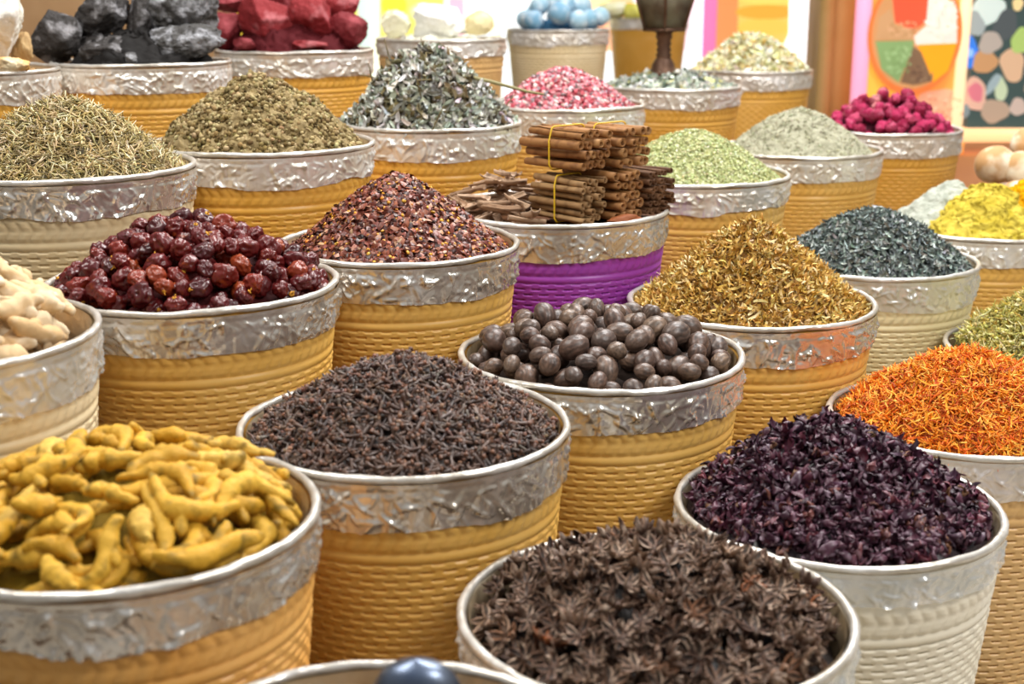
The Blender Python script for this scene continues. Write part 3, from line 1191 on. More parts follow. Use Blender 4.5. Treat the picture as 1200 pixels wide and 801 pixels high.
M['ginger'] = mat_random('dried_ginger_skin', [(0, '#c9a676'), (.4, '#d8bc92'), (.7, '#e0caa6'), (1, '#cfad7c')], .7, .3, (110, .5, .002, 4), ('#f0e2c8', 30, .5, .75))
gg = [root_piece(500 + k, [.095, .075, .11, .085, .07][k], [.0155, .0165, .0165, .0145, .017][k], [2, 1, 2, 3, 1][k], .3, 2.3, .02) for k in range(5)]
gms = [mesh_np('dried_ginger', v, p, None, True, [M['ginger']]) for (v, p), s in gg]
fn = heap_fn(R_('ginger'), .115, .4, .2, (.0, .0), z0=-.016)
pl = stack(fn, R_('ginger') - .012, [s for _, s in gg], 110, .05, .014, .25, .005, (.8, 1.05), 2000, .4, .003, seed=12)
place('ginger', 'dried_ginger', gms, pl, 'pale beige dried ginger root in the heap in the cream basket', 'ginger root', 'dried ginger roots heaped in the basket')
bed('ginger', 'ginger_bed', fn, .05, '#7a5c34', 'shade-coloured lower layer of ginger roots under the heap')


# --- star anise
POD_COL = []


def pod(L, seed):
    """one boat-shaped carpel pointing along +x with an open slit on top"""
    g = np.random.default_rng(seed)
    nu, nv = 9, 9
    u = np.linspace(0, 1, nu)
    half = .0044 * np.sin(np.pi * np.clip(u * .9 + .08, 0, 1)) ** .7
    dep = .0062 * np.sin(np.pi * np.clip(u * .85 + .1, 0, 1)) ** .6
    op = .12 + .42 * g.random()
    a = np.linspace(-math.pi + op, 0 - op, nv)
    V = []
    for i in range(nu):
        for k in a:
            V.append([.002 + u[i] * L, half[i] * math.cos(k) * 1.0, .002 + dep[i] * math.sin(k) + .0018 * u[i] ** 2 * 2])
    V = np.array(V)
    inn = V.copy()
    inn[:, 1] *= .6
    inn[:, 2] = inn[:, 2] * .6 + .0006
    i = np.arange(nu - 1)[:, None] * nv
    j = np.arange(nv - 1)[None, :]
    Q = np.stack([i + j, i + j + 1, i + nv + j + 1, i + nv + j], -1).reshape(-1, 4)
    Qi = Q[:, ::-1] + nu * nv
    rims = []
    for e in (0, nv - 1):
        ii = np.arange(nu - 1)
        A = ii * nv + e
        B = (ii + 1) * nv + e
        r = np.stack([A, B, B + nu * nv, A + nu * nv], -1)
        rims.append(r if e else r[:, ::-1])
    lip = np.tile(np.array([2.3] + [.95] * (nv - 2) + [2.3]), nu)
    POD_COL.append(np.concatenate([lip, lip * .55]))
    return np.vstack([V, inn]), [np.vstack([Q, Qi] + rims)]


def anise(seed, arms):
    g = np.random.default_rng(seed)
    out = []
    POD_COL.clear()
    for k in range(8):
        if k >= arms:
            continue
        a = k * math.pi / 4 + g.normal(0, .07)
        L = g.uniform(.013, .019)
        V, P = pod(L, seed * 10 + k)
        el = g.normal(.1, .2)
        V = np.stack([V[:, 0] * math.cos(el) - V[:, 2] * math.sin(el), V[:, 1], V[:, 0] * math.sin(el) + V[:, 2] * math.cos(el)], -1)
        V = V @ np.array([[math.cos(a), math.sin(a), 0], [-math.sin(a), math.cos(a), 0], [0, 0, 1]])
        out.append((V, P))
    V, T = ico(1)
    out.append((V * np.array([.003, .003, .004]) + np.array([0, 0, -.001]), [T]))
    S, Ps = tube(np.array([[0, 0, -.003], [.001, 0, -.007], [.003, .001, -.011]]), [.0012, .001, .0009], 5)
    out.append((S, Ps))
    V, P = join(out)
    c = np.concatenate(POD_COL)
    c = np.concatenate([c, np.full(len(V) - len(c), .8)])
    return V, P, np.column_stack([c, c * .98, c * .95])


ANI = [(0, '#432d23'), (.25, '#574033'), (.5, '#664e3e'), (.7, '#4c382e'), (.9, '#765e4b'), (1, '#7a4523')]
M['anise'] = mat_random('star_anise_pod', ANI, .5, .45, (300, .4, .001, 3), ('#b09c8a', 120, .5, .8))
M['anise_mass'] = mat_attr('star_anise_mass', .5, .45, (300, .4, .001, 3))
ats = [anise(600 + k, [8, 8, 7, 8, 6, 5][k]) for k in range(6)]
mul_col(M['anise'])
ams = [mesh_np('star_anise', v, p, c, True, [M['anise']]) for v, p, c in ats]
atc = [c for v, p, c in ats]
ats = [(v, p) for v, p, c in ats]
asp = [(np.array([[0, 0, 0]] + [[.0105 * math.cos(a), .0105 * math.sin(a), 0] for a in np.arange(6) * math.pi / 3]), np.array([.004] + [.0042] * 6)) for _ in ats]
fn = heap_fn(R_('star'), .064, .3, .2, (.0, .03), z0=-.012, lump=.006)
pl = stack(fn, R_('star') - .013, asp, 700, .024, .010, .55, .0055, (.85, 1.2), 3500, .5, .003, follow=.8, seed=21)
gx, gy, gz = GEO['star'][:3]


def near(t, g=(0, 0, 0)):
    return math.sqrt((t[0] + g[0]) ** 2 + (t[1] + g[1]) ** 2 + (t[2] + g[2] - CAMZ) ** 2)


top = sorted(pl, key=lambda q: near(q[3], (gx, gy, gz)) - 4.0 * (q[3][2] - float(fn(q[3][0], q[3][1]))))
place('star', 'star_anise', ams, top[:300], 'brown star anise pod in the heap in the front cream basket', 'star anise', 'star anise heaped in the front basket')
rest = top[300:]
if rest:
    V, P, c = merged(rest, ats, lambda: pick([('#432d23', 2), ('#574033', 3), ('#664e3e', 2), ('#705a4a', 2)], 1)[0], atc)
    Vb, Pb = heap_surface(fn, 44, 120, -.030, .010, 60, 3, fn.Rin - .008)  # core sheet under the pods, gap shade put into its near-black colour
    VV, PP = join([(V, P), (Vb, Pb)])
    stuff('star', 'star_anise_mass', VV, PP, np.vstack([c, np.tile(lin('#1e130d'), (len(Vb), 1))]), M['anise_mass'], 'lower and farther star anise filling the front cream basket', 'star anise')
else:
    bed('star', 'star_anise_bed', fn, .024, '#231610', 'shade-coloured lower layer of star anise under the heap')


# --- cloves
def clove(seed):
    g = np.random.default_rng(seed)
    L = .0145
    b = g.normal(0, .12)
    t = np.linspace(0, 1, 6)
    pts = np.stack([(t - .6) * L, b * L * (t - .4) ** 2 * 2, 0 * t], -1)
    out = [tube(pts, np.array([.0009, .0014, .00155, .0016, .0018, .0021]), 6)]
    e = pts[-1]
    for k in range(4):
        a = k * math.pi / 2 + g.normal(0, .15)
        d = np.array([.6, .8 * math.cos(a), .8 * math.sin(a)])
        out.append(tube(np.array([e, e + d * .0018, e + d * .0034 + np.array([.0004, 0, 0])]), [.0011, .0009, .0003], 4))
    if seed % 3:
        V, T = ico(1)
        out.append((V * .0023 + e + np.array([.0016, 0, 0]), [T]))
    V, P = join(out)
    return V, P


CLV = [(0, '#362722'), (.35, '#523d33'), (.6, '#624c40'), (.8, '#42332e'), (1, '#705a4d')]
M['clove'] = mat_random('clove_skin', CLV, .42, .55)
mul_col(M['clove'])
M['clove_mass'] = mat_attr('clove_mass_skin', .45, .5)
kts = [clove(700 + k) for k in range(6)]
kvc = [np.where((v[:, 0] > .0065)[:, None], np.array([[1.75, 1.3, .95]]), np.ones((1, 3))) for v, p in kts]
kms = [mesh_np('clove', v, p, c, True, [M['clove']]) for (v, p), c in zip(kts, kvc)]
fn = heap_fn(R_('clove'), .088, .5, .2, (.0, .0), z0=-.012, lump=.003)


def loose(bname, name, fn, tmpls, meshes, n, lo, hi, tilt, size, label, cat, group, massname, masslabel, pal, massmat, corehex, n_ind=300, corerough=.003, vcols=None, edge=1.0):
    p, N, j = sample_heap(fn, n, lo, hi, edge)
    s = rng.uniform(size[0], size[1], n)
    Nn = jitter(N, tilt)
    Rm = rot_to(Nn, rng.random(n) * 6.28)
    vi = rng.integers(0, len(tmpls), n)
    g = np.array(GEO[bname][:3]) - np.array([0, 0, CAMZ])
    W = p + g
    dist = np.linalg.norm(W, axis=1)
    face = -(W * N).sum(1) / dist
    score = dist - 6.0 * (j - lo) * 1.0 + np.where(face < .15, 2, 0)
    order = np.argsort(score)
    ind, oth = order[:n_ind], order[n_ind:]
    place(bname, name, meshes, [(int(vi[i]), float(s[i]), Rm[i], p[i]) for i in ind], label, cat, group)
    V, P = heap_surface(fn, 50, 140, -.004, corerough, 110)
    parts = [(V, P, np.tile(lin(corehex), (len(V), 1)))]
    for k in range(len(tmpls)):
        q = oth[vi[oth] == k]
        V, P, c = scatter(tmpls[k], Rm[q] * s[q][:, None, None], p[q], pick(pal, len(q), .15), None if vcols is None else vcols[k])
        parts.append((V, P, c))
    V, P = join([(a, b) for a, b, c in parts])
    stuff(bname, massname, V, P, np.vstack([c for a, b, c in parts]), massmat, masslabel, cat)


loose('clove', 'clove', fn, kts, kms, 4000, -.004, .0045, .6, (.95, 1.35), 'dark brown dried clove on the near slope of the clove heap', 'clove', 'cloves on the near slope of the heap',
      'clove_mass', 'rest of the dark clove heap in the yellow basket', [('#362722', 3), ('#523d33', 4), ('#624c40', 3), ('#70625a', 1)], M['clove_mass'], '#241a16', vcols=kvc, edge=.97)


# --- hibiscus
def hib_piece(seed):
    g = np.random.default_rng(seed)
    out = []
    nl = int(g.integers(1, 5))
    base = g.random() * 6.28
    for k in range(nl):
        L, w = g.uniform(.02, .03), g.uniform(.0085, .0125)
        curl = g.uniform(1.6, 4.4) * g.choice([-1, 1])
        cup = g.uniform(2.0, 4.6)
        nu, nv = 10, 6
        u = np.linspace(0, 1, nu)
        v = np.linspace(-.5, .5, nv + 1)
        U, Vv = np.meshgrid(u, v, indexing='ij')
        wd = w * np.interp(U, [0, .25, .6, 1], [.75, 1, .75, .12])
        ang = U * curl
        cx = np.sin(ang) / curl * L
        cz = (1 - np.cos(ang)) / curl * L
        ca = Vv * cup
        y = wd * np.sin(ca) / cup * 1.6
        off = wd * (1 - np.cos(ca)) / cup * 1.6
        x = cx - off * np.sin(ang) * -1
        z = cz + off * np.cos(ang)
        P = np.stack([x, y, z], -1).reshape(-1, 3)
        P += .0016 * np.stack([fbm(P * 130, seed + k, 2), fbm(P * 130, seed + k + 5, 2), fbm(P * 130, seed + k + 9, 2)], -1)
        a = base + k * 6.28 / max(nl, 2) * .9
        P[:, 0] += .003
        P = P @ np.array([[math.cos(a), math.sin(a), 0], [-math.sin(a), math.cos(a), 0], [0, 0, 1]])
        i = np.arange(nu - 1)[:, None] * (nv + 1)
        j = np.arange(nv)[None, :]
        Q = np.stack([i + j, i + nv + 1 + j, i + nv + 2 + j, i + j + 1], -1).reshape(-1, 4)
        # give the sheet a thickness
        n1 = P.copy()
        n1[:, 2] -= .0011
        m = len(P)
        P2 = np.vstack([P, n1])
        Q2 = np.vstack([Q, Q[:, ::-1] + m])
        out.append((P2, [Q2]))
    V, T = ico(2)
    out.append((V * np.array([.0045, .0045, .005]) * (1 + .15 * fbm(V * 2, seed, 2))[:, None], [T]))
    V, P = join(out)
    return V - np.array([0, 0, .002]), P


HIB = [(0, '#301623'), (.3, '#442232'), (.55, '#532838'), (.75, '#3d2333'), (.9, '#662d3a'), (1, '#6e4333')]
M['hib'] = mat_random('hibiscus_petal', HIB, .42, .5, (200, .35, .001, 3), ('#98808e', 90, .52, .82))
M['hib_mass'] = mat_attr('hibiscus_mass', .42, .5, (200, .35, .001, 3))
hts = [hib_piece(800 + k) for k in range(10)]
hms = [mesh_np('dried_hibiscus', v, p, None, True, [M['hib']]) for v, p in hts]
fn = heap_fn(R_('hib'), .108, .6, .14, (-.022, .02), z0=-.012, lump=.006)
loose('hib', 'dried_hibiscus', fn, hts, hms, 1900, -.006, .008, .9, (.7, 1.15), 'curled dark purple hibiscus calyx on the near slope of the heap', 'hibiscus', 'hibiscus calyces on the near slope of the heap',
      'hibiscus_mass', 'rest of the dark purple hibiscus heap in the cream basket', [('#301623', 3), ('#442232', 4), ('#532838', 3), ('#4a3343', 1.5), ('#662d3a', 1), ('#6e4a33', .5)], M['hib_mass'], '#1c0a12', 300, .005, edge=.925)


# --- rosebuds
def rosebud(seed):
    g = np.random.default_rng(seed)
    V, T = ico(3)
    out = [(V * .012 * np.array([1, 1, 1.15]) * (1 + .22 * ridged(V * 2.4, seed, 3))[:, None], [T])]
    for k in range(10):
        P, Q = t_leaf(.027, .022, 1.2 + .25 * k, .45, seed + k)
        a = k * 2.4
        P = P[:, [2, 1, 0]] * np.array([-1, 1, 1])
        P[:, 0] += .0150
        P[:, 2] += .004 * (k % 3) - .003
        P = P @ np.array([[math.cos(a), math.sin(a), 0], [-math.sin(a), math.cos(a), 0], [0, 0, 1]])
        out.append((P, Q))
    return join(out)


M['rose'] = mat_random('dried_rosebud', [(0, '#9a1e48'), (.4, '#b02e58'), (.7, '#841838'), (.92, '#bc4868'), (1, '#cc8888')], .75, .2, (200, .6, .004, 4), ('#c86884', 90, .52, .78))
rts = [rosebud(900 + k) for k in range(5)]
rms = [mesh_np('dried_rosebud', v, p, None, True, [M['rose']]) for v, p in rts]
fn = heap_fn(R_('rose'), .105, .45, .2, (.0, .0), z0=-.01)
pl = stack(fn, R_('rose') - .012, [(np.zeros((1, 3)), np.array([.0145]))] * 5, 260, .03, .006, 1.5, .003, (.8, 1.25), 700, .9, .003, seed=31)
place('rose', 'dried_rosebud', rms, pl, 'small crimson dried rosebud in the heap in the amber basket', 'rosebud', 'dried rosebuds heaped in the amber basket')
bed('rose', 'rosebud_bed', fn, .026, '#3a0818', 'shade-coloured lower layer of crimson rosebuds under the heap')


# --- blue balls
def dusty_ball(seed, r):
    V, T = ico(3)
    return V * r * (1 + .05 * fbm(V * 1.3, seed, 2) + .012 * fbm(V * 6, seed, 2))[:, None], [T]


M['blue'] = mat_random('blue_dye_ball', [(0, '#86b4cc'), (.5, '#a8cada'), (1, '#74a6c6')], .9, .2, None, ('#dce8ee', 22, .45, .7))
bts = [dusty_ball(1000 + k, .040) for k in range(4)]
bms = [mesh_np('blue_ball', v, p, None, True, [M['blue']]) for v, p in bts]
fn = heap_fn(R_('blue') + .01, .085, .1, .2, (.0, .0), z0=.006, flat=2.6)
pl = stack(fn, R_('blue') - .012, [(np.zeros((1, 3)), np.array([.038]))] * 4, 60, .05, .016, 1.5, .006, (.85, 1.1), 900, .3, .003, seed=33)
place('blue', 'blue_ball', bms, pl, 'powdery light blue ball in the far basket', 'ball', 'blue balls heaped in the far basket')
bed('blue', 'blue_ball_bed', fn, .056, '#3f6c8c', 'shade-coloured lower layer of blue balls under the heap', rough=.01)

# --- round tan gourds
M['gourd'] = mat_random('tan_gourd_skin', [(0, '#b88a58'), (.5, '#c9a070'), (1, '#a87a48')], .7, .3, (60, .4, .002, 4), ('#efe4cc', 16, .46, .66))
gts = [dusty_ball(1050 + k, .046) for k in range(3)]
gms2 = [mesh_np('tan_gourd', v, p, None, True, [M['gourd']]) for v, p in gts]
fn = heap_fn(R_('lime'), .1, .2, .2, (-.03, .0), z0=-.02)
fn = heap_fn(R_('lime'), .06, .2, .2, (.05, .0), z0=-.02)
pl = stack(fn, R_('lime') - .012, [(np.zeros((1, 3)), np.array([.0455]))] * 3, 30, .06, .02, 1.2, .003, (.85, 1.1), 400, .7, .003, seed=35)
place('lime', 'tan_gourd', gms2, pl, 'round tan gourd with pale bloom behind the yellow powder', 'gourd', 'round tan gourds behind the yellow powder')
Dl = CP * GEO['lime'][1] + SP * (CAMZ - GEO['lime'][2])
for k, (a, b, dz_, sc) in enumerate([(1167, 193, -.03, 1.12), (1199, 199, -.06, 1.05), (1204, 171, .03, 1.0), (1190, 232, -.12, .9)]):
    p_ = at(a, b, Dl + dz_)
    o = link('tan_gourd', gms2[k % 3], None, p_)
    o.scale = (sc, sc, sc * .93)
    o.rotation_euler = (k, .4 * k, 2.1 * k)
    tag(o, 'round tan gourd with pale bloom behind the yellow powder', 'gourd', 'round tan gourds behind the yellow powder')
bed('lime', 'gourd_bed', fn, .066, '#6d5230', 'shade-coloured lower layer of tan gourds under the heap', rough=.012)


# --- stones
def stone(seed, sx, sy, sz, cuts=9, rough=.06, sub=5):
    g = np.random.default_rng(seed)
    V, T = ico(sub)
    r = np.ones(len(V))
    for k in range(cuts):
        n = g.normal(0, 1, 3)
        n /= np.linalg.norm(n)
        d = g.uniform(.5, .82)
        c = V @ n
        lim = np.where(c > 1e-3, d / np.maximum(c, 1e-3), 9)
        r = np.minimum(r, lim)
    V = V * r[:, None]
    V = V * (1 + rough * 1.6 * fbm(V * 2.6, seed, 6, .62) + rough * .6 * ridged(V * 6, seed + 3, 3))[:, None]
    V = V / np.abs(V).max(0)
    return V * np.array([sx, sy, sz]), [T]


def rock(bname, name, px, py, pw, ph, dy, mat, label, cat, seed, cuts=9, rough=.06, rot=0.0, group=None):
    """a rock whose photo box is centred on px,py (pw x ph), standing dy behind the basket centre"""
    x, y, z, R, _ = GEO[bname]
    D = CP * (y + dy) + SP * (CAMZ - z)
    c = at(px, py, D)
    hx, hz = pw / F * D / 2 * 1.07, ph / F * D / 2 * 1.07
    V, P = stone(seed, hx, (hx + hz) * .5, hz, cuts, rough)
    ca, sa = math.cos(rot), math.sin(rot)
    V = V @ np.array([[ca, 0, sa], [0, 1, 0], [-sa, 0, ca]])
    o = link(name, mesh_np(name, V, P, None, True, [mat]), None, c)
    tag(o, label, cat, group)
    return o


M['black_stone'] = mat_solid('black_mineral', '#332f2d', .75, .4, 0, (95, .9, .010, 8), ('#8c8a8c', 30, .52, .66))
M['grey_stone'] = mat_solid('grey_mineral', '#4a4846', .75, .4, 0, (95, 1.0, .012, 8), ('#a8a9ae', 34, .44, .62))
M['red_stone'] = mat_solid('red_mineral', '#86262a', .75, .3, 0, (60, .8, .010, 7), ('#bc7478', 16, .54, .74))
M['dark_red_stone'] = mat_solid('dark_red_mineral', '#701c22', .75, .3, 0, (60, .8, .010, 7), ('#a44c52', 16, .5, .72))
M['white_lump'] = mat_solid('white_resin', '#dcd6c6', .75, .3, 0, (14, .8, .02, 5), ('#f3efe6', 9, .4, .6))
M['tan_lump'] = mat_solid('tan_resin', '#a8865a', .8, .3, 0, (30, .6, .01, 5), ('#c9aa78', 14, .4, .65))
M['ochre_lump'] = mat_solid('ochre_resin', '#cf9e52', .8, .3, 0, (30, .6, .01, 5), ('#f0e0bc', 14, .42, .65))
M['crystal'] = mat_solid('white_crystal', '#e9ebe6', .5, .5, 0, (20, .5, .01, 4), ('#fafaf6', 9, .4, .6))
M['cream_crystal'] = mat_solid('cream_crystal', '#ddd6a8', .6, .4, 0, (20, .5, .01, 4), ('#efecd0', 9, .4, .6))
M['tan_crystal'] = mat_solid('tan_crystal', '#d0b878', .6, .4, 0, (20, .5, .01, 4), ('#e6d8a8', 9, .4, .6))
M['sulfur'] = mat_solid('yellow_block', '#d8d030', .7, .3, 0, (20, .5, .01, 4), ('#eae678', 9, .4, .6))
M['pale_sulfur'] = mat_solid('pale_yellow_block', '#e8e6a0', .7, .3, 0, (20, .5, .01, 4), ('#f6f5d8', 9, .4, .6))

K = M['black_stone']
G_ = M['grey_stone']
rock('black', 'black_stone', 62, 41, 64, 64, -.04, K, 'dark pointed stone with a white upper edge, at the end of the black pile', 'stone', 1101, 8, .04)
rock('black', 'black_stone', 118, 20, 72, 54, .02, K, 'black stone with a tan spot, lying across the top of the pile', 'stone', 1102, 9, .05)
rock('black', 'black_stone', 171, 32, 46, 84, .05, K, 'tall black stone standing in the middle of the pile', 'stone', 1103, 8, .07)
rock('black', 'grey_stone', 216, 16, 78, 62, .03, G_, 'large smooth grey stone leaning on top of the black pile', 'stone', 1104, 7, .04)
rock('black', 'grey_stone', 214, 55, 92, 50, -.06, G_, 'rough pitted grey stone low at the rim beside the red stones', 'stone', 1105, 8, .08)
rock('black', 'black_stone', 133, 62, 74, 38, -.09, K, 'low black stone lying at the front rim of its basket', 'stone', 1106, 8, .06)
rock('black', 'black_stone', 105, 58, 46, 40, .0, K, 'shaded black stone wedged under the tan-spotted one', 'stone', 1107, 8, .05)
rock('black', 'grey_pebble', 153, 68, 16, 13, -.145, G_, 'small blue-grey pebble at the front rim among black stones', 'stone', 1108, 5, .04)
Rr, Rd = M['red_stone'], M['dark_red_stone']
rock('red', 'red_stone', 266, 32, 42, 52, -.05, Rd, 'dark red angular stone at the end next to the black pile', 'stone', 1201, 8, .03)
rock('red', 'red_stone', 312, 27, 66, 66, -.08, Rr, 'largest red stone with a pale ridge, at the front of the pile', 'stone', 1202, 8, .03)
rock('red', 'red_stone', 365, 25, 48, 60, -.06, Rr, 'red stone with a whitish top beside the largest one', 'stone', 1203, 8, .03)
rock('red', 'red_stone', 410, 34, 52, 46, -.04, Rd, 'wine-red rounded stone at the end beside the sage leaves', 'stone', 1204, 9, .03)
rock('red', 'red_stone', 398, 6, 50, 34, .03, Rr, 'bright red stone on top above the wine-red one', 'stone', 1205, 8, .03)
rock('red', 'red_stone', 272, 1, 54, 26, .02, Rd, 'dark red stone on top at the end beside the tan wall', 'stone', 1206, 8, .03)
rock('red', 'red_stone', 288, 50, 28, 18, -.13, Rd, 'small dark red stone in the gap at the rim', 'stone', 1207, 7, .03)
rock('red', 'red_stone', 362, 53, 42, 14, -.15, Rr, 'flat pinkish-red stone lying along the front rim', 'stone', 1208, 7, .03)
rock('red', 'red_stone', 335, 12, 60, 56, .07, Rd, 'shaded red stone behind the largest one', 'stone', 1209, 7, .03)
rock('white', 'resin_lump', -2, 28, 66, 96, -.04, M['white_lump'], 'tall white creased lump beside the black stones', 'lump', 1301, 10, .05)
rock('white', 'resin_lump', 28, 62, 26, 46, .04, M['tan_lump'], 'small tan lump between the white lump and the black stones', 'lump', 1302, 7, .05)
rock('white', 'resin_lump', 10, 79, 48, 24, -.1, M['ochre_lump'], 'low ochre and white lump at the rim under the tall white one', 'lump', 1303, 7, .06)
rock('wrock', 'crystal_lump', 460, 28, 42, 34, -.02, M['cream_crystal'], 'cream-coloured rounded lump next to the red stones', 'lump', 1401, 7, .05)
rock('wrock', 'crystal_lump', 513, 25, 66, 40, -.04, M['crystal'], 'large white lump in the middle of the pale pile', 'lump', 1402, 8, .06)
rock('wrock', 'crystal_lump', 561, 28, 34, 30, -.05, M['tan_crystal'], 'tan block at the end of the pale pile beside blue balls', 'lump', 1403, 6, .03)
rock('yelb', 'yellow_block', 722, 12, 48, 20, -.02, M['pale_sulfur'], 'pale yellow block next to the blue balls', 'block', 1501, 6, .03)
rock('yelb', 'yellow_block', 742, 14, 26, 20, -.1, M['sulfur'], 'bright yellow block in front of the pale yellow one', 'block', 1502, 6, .03)
rock('yelb', 'yellow_block', 785, 12, 44, 22, .0, M['sulfur'], 'bright yellow block half hidden by the brown burner', 'block', 1503, 6, .03)
for bn, nm, hx, lb in (('black', 'stone_bed', '#1d1b1a', 'shade-coloured stone rubble at the bottom of the black pile'), ('red', 'stone_bed', '#4a0c12', 'shade-coloured stone rubble at the bottom of the red pile'),
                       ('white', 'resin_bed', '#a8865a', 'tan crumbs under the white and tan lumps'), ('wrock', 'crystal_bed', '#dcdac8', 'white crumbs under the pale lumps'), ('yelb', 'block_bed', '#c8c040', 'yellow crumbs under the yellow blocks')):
    bed(bn, nm, heap_fn(R_(bn), {'black': .085, 'red': .10}.get(bn, .03), .2, .2, z0=-.02), 0, hx, lb, .016, rscale=28)  # stone beds: shade between the stones is painted in as dark colour

# --- cinnamon
M['cinnamon'] = mat_random('cinnamon_bark', [(0, '#8c5e34'), (.35, '#a27446'), (.7, '#96683a'), (1, '#b28654')], .65, .3, (90, .5, .001, 4), ('#6b4020', 60, .5, .8))
M['cinnamon_dark'] = mat_random('dark_cinnamon_bark', [(0, '#5c3c24'), (.5, '#6d4a2e'), (1, '#7d583a')], .7, .3, (90, .5, .001, 4), ('#4a2e1a', 60, .5, .8))
M['cinnamon_grey'] = mat_random('greyish_cinnamon_bark', [(0, '#8f6a42'), (.5, '#a58258'), (1, '#937048')], .65, .3, (90, .5, .001, 4), ('#6b4c2c', 60, .5, .8))
M['tie'] = mat_solid('yellow_rubber_band', '#dcb418', .45, .5)
M['bark'] = mat_random('loose_cassia_bark', [(0, '#a08268'), (.4, '#b89a7e'), (.75, '#a8886c'), (1, '#c8ae96')], .7, .3, (60, .5, .001, 4), ('#5c4230', 50, .5, .8))
M['bark_flat'] = mat_solid('red_brown_bark', '#8a4a20', .6, .4, 0, (50, .4, .002, 4))


def quill(L, r, seed, turns=1.7, thick=.0011):
    """rolled bark: spiral cross-section extruded along x"""
    g = np.random.default_rng(seed)
    n = 22
    th = np.linspace(0, turns * 6.283, n) + g.random() * 6.28
    rr = np.linspace(r * .55, r, n)
    out_ = np.stack([rr * np.cos(th), rr * np.sin(th)], -1)
    inn = np.stack([(rr - thick) * np.cos(th), (rr - thick) * np.sin(th)], -1)
    sec = np.vstack([out_, inn[::-1]])
    k = len(sec)
    xs = np.array([-.5, -.3, 0, .3, .5]) * L
    V = []
    for x in xs:
        wob = 1 + .04 * g.normal()
        V.append(np.stack([np.full(k, x), sec[:, 0] * wob + .0006 * g.normal(), sec[:, 1] * wob], -1))
    V = np.vstack(V)
    i = np.arange(len(xs) - 1)[:, None] * k
    j = np.arange(k)[None, :]
    j2 = (j + 1) % k
    Q = np.stack([i + j, i + j2, i + k + j2, i + k + j], -1).reshape(-1, 4)
    a = np.arange(n - 1)
    c0 = np.stack([a, a + 1, k - 2 - a, k - 1 - a], -1)
    c1 = c0[:, ::-1] + (len(xs) - 1) * k
    return V, [np.vstack([Q, c0[:, ::-1], c1[:, ::-1]])]


QB = [quill(.13, .0085, 1600 + k) for k in range(5)]
QS = [quill(.125, .0064, 1650 + k, 1.5) for k in range(4)]


def bundle(loc, rz, cols, rows, r, variants, mat, label, L, tie=True, cut=0):
    root = empty('cinnamon_bundle', loc, rz)
    tag(root, label, 'cinnamon', 'cinnamon stick bundles in the purple basket')
    cent = []
    meshes = []
    for (V, P) in variants:
        sc = np.array([L / .13, 1, 1])
        meshes.append(mesh_np('cinnamon_stick', V * sc, P, None, True, [mat]))
    for b in range(rows):
        for a in range(cols):
            if (a, b) in ((0, rows - 1),) and cut:
                continue
            cy = (a - (cols - 1) / 2 + (.5 if b % 2 else 0) * .6) * 2 * r * .98
            cz = r + b * 2 * r * .88
            s = random.uniform(.86, 1.08)
            o = link('cinnamon_stick', random.choice(meshes), root, (random.uniform(-.006, .006), cy + random.uniform(-.001, .001), cz + random.uniform(-.001, .001)))
            o.rotation_euler = (random.uniform(0, 6.28), random.uniform(-.03, .03), random.uniform(-.03, .03))
            o.scale = (random.uniform(.95, 1.06), s, s)
            cent.append((cy, cz, r * 1.03))
    if tie:
        ang = np.linspace(0, 2 * np.pi, 61)[:-1]
        cc = np.array(cent)
        loop = []
        for t in ang:
            u = np.array([math.cos(t), math.sin(t)])
            k = int(np.argmax(cc[:, :2] @ u + cc[:, 2]))
            q = cc[k, :2] + u * (cc[k, 2] + .001)
            loop.append([.002 * math.sin(t * 2), q[0], q[1]])
        loop = np.array(loop + [loop[0], loop[1]])
        V, P = tube(loop, .0014, 6, cap=False)
        link('rubber_band', mesh_np('rubber_band', V, P, None, True, [M['tie']]), root)
    return root


cb = GEO['cinn']
cz = cb[2] - .004
PH = math.radians(-47)
axd = np.array([math.cos(PH), math.sin(PH)])          # stick direction (ends face right and forward)
lat = np.array([-axd[1], axd[0]])                      # across the stack, away from the camera


def cpos(a, l, dz=0.0):
    q = np.array([cb[0] + .040, cb[1] - .012]) + axd * a + lat * l
    return (q[0], q[1], cz + dz)


bundle(cpos(.050, -.078), PH, 4, 6, .0072, QS, M['cinnamon_grey'], 'lower front bundle of thin cinnamon sticks tied with a yellow band', .125)
bundle(cpos(.062, -.004), PH, 4, 5, .0094, QB, M['cinnamon'], 'lower middle stack of orange-brown cinnamon sticks behind the front bundle', .13, False)
bundle(cpos(.062, .082), PH, 5, 6, .0074, QS, M['cinnamon_dark'], 'dark brown bundle of cinnamon sticks at the far end of the stack', .125, False)
bundle(cpos(.034, -.066, .088), PH, 4, 4, .0097, QB, M['cinnamon'], 'upper front bundle of thick cinnamon sticks tied with a yellow band', .135)
bundle(cpos(.050, .022, .088), PH, 4, 4, .0097, QB, M['cinnamon'], 'upper rear bundle of cinnamon sticks behind the front one', .13)


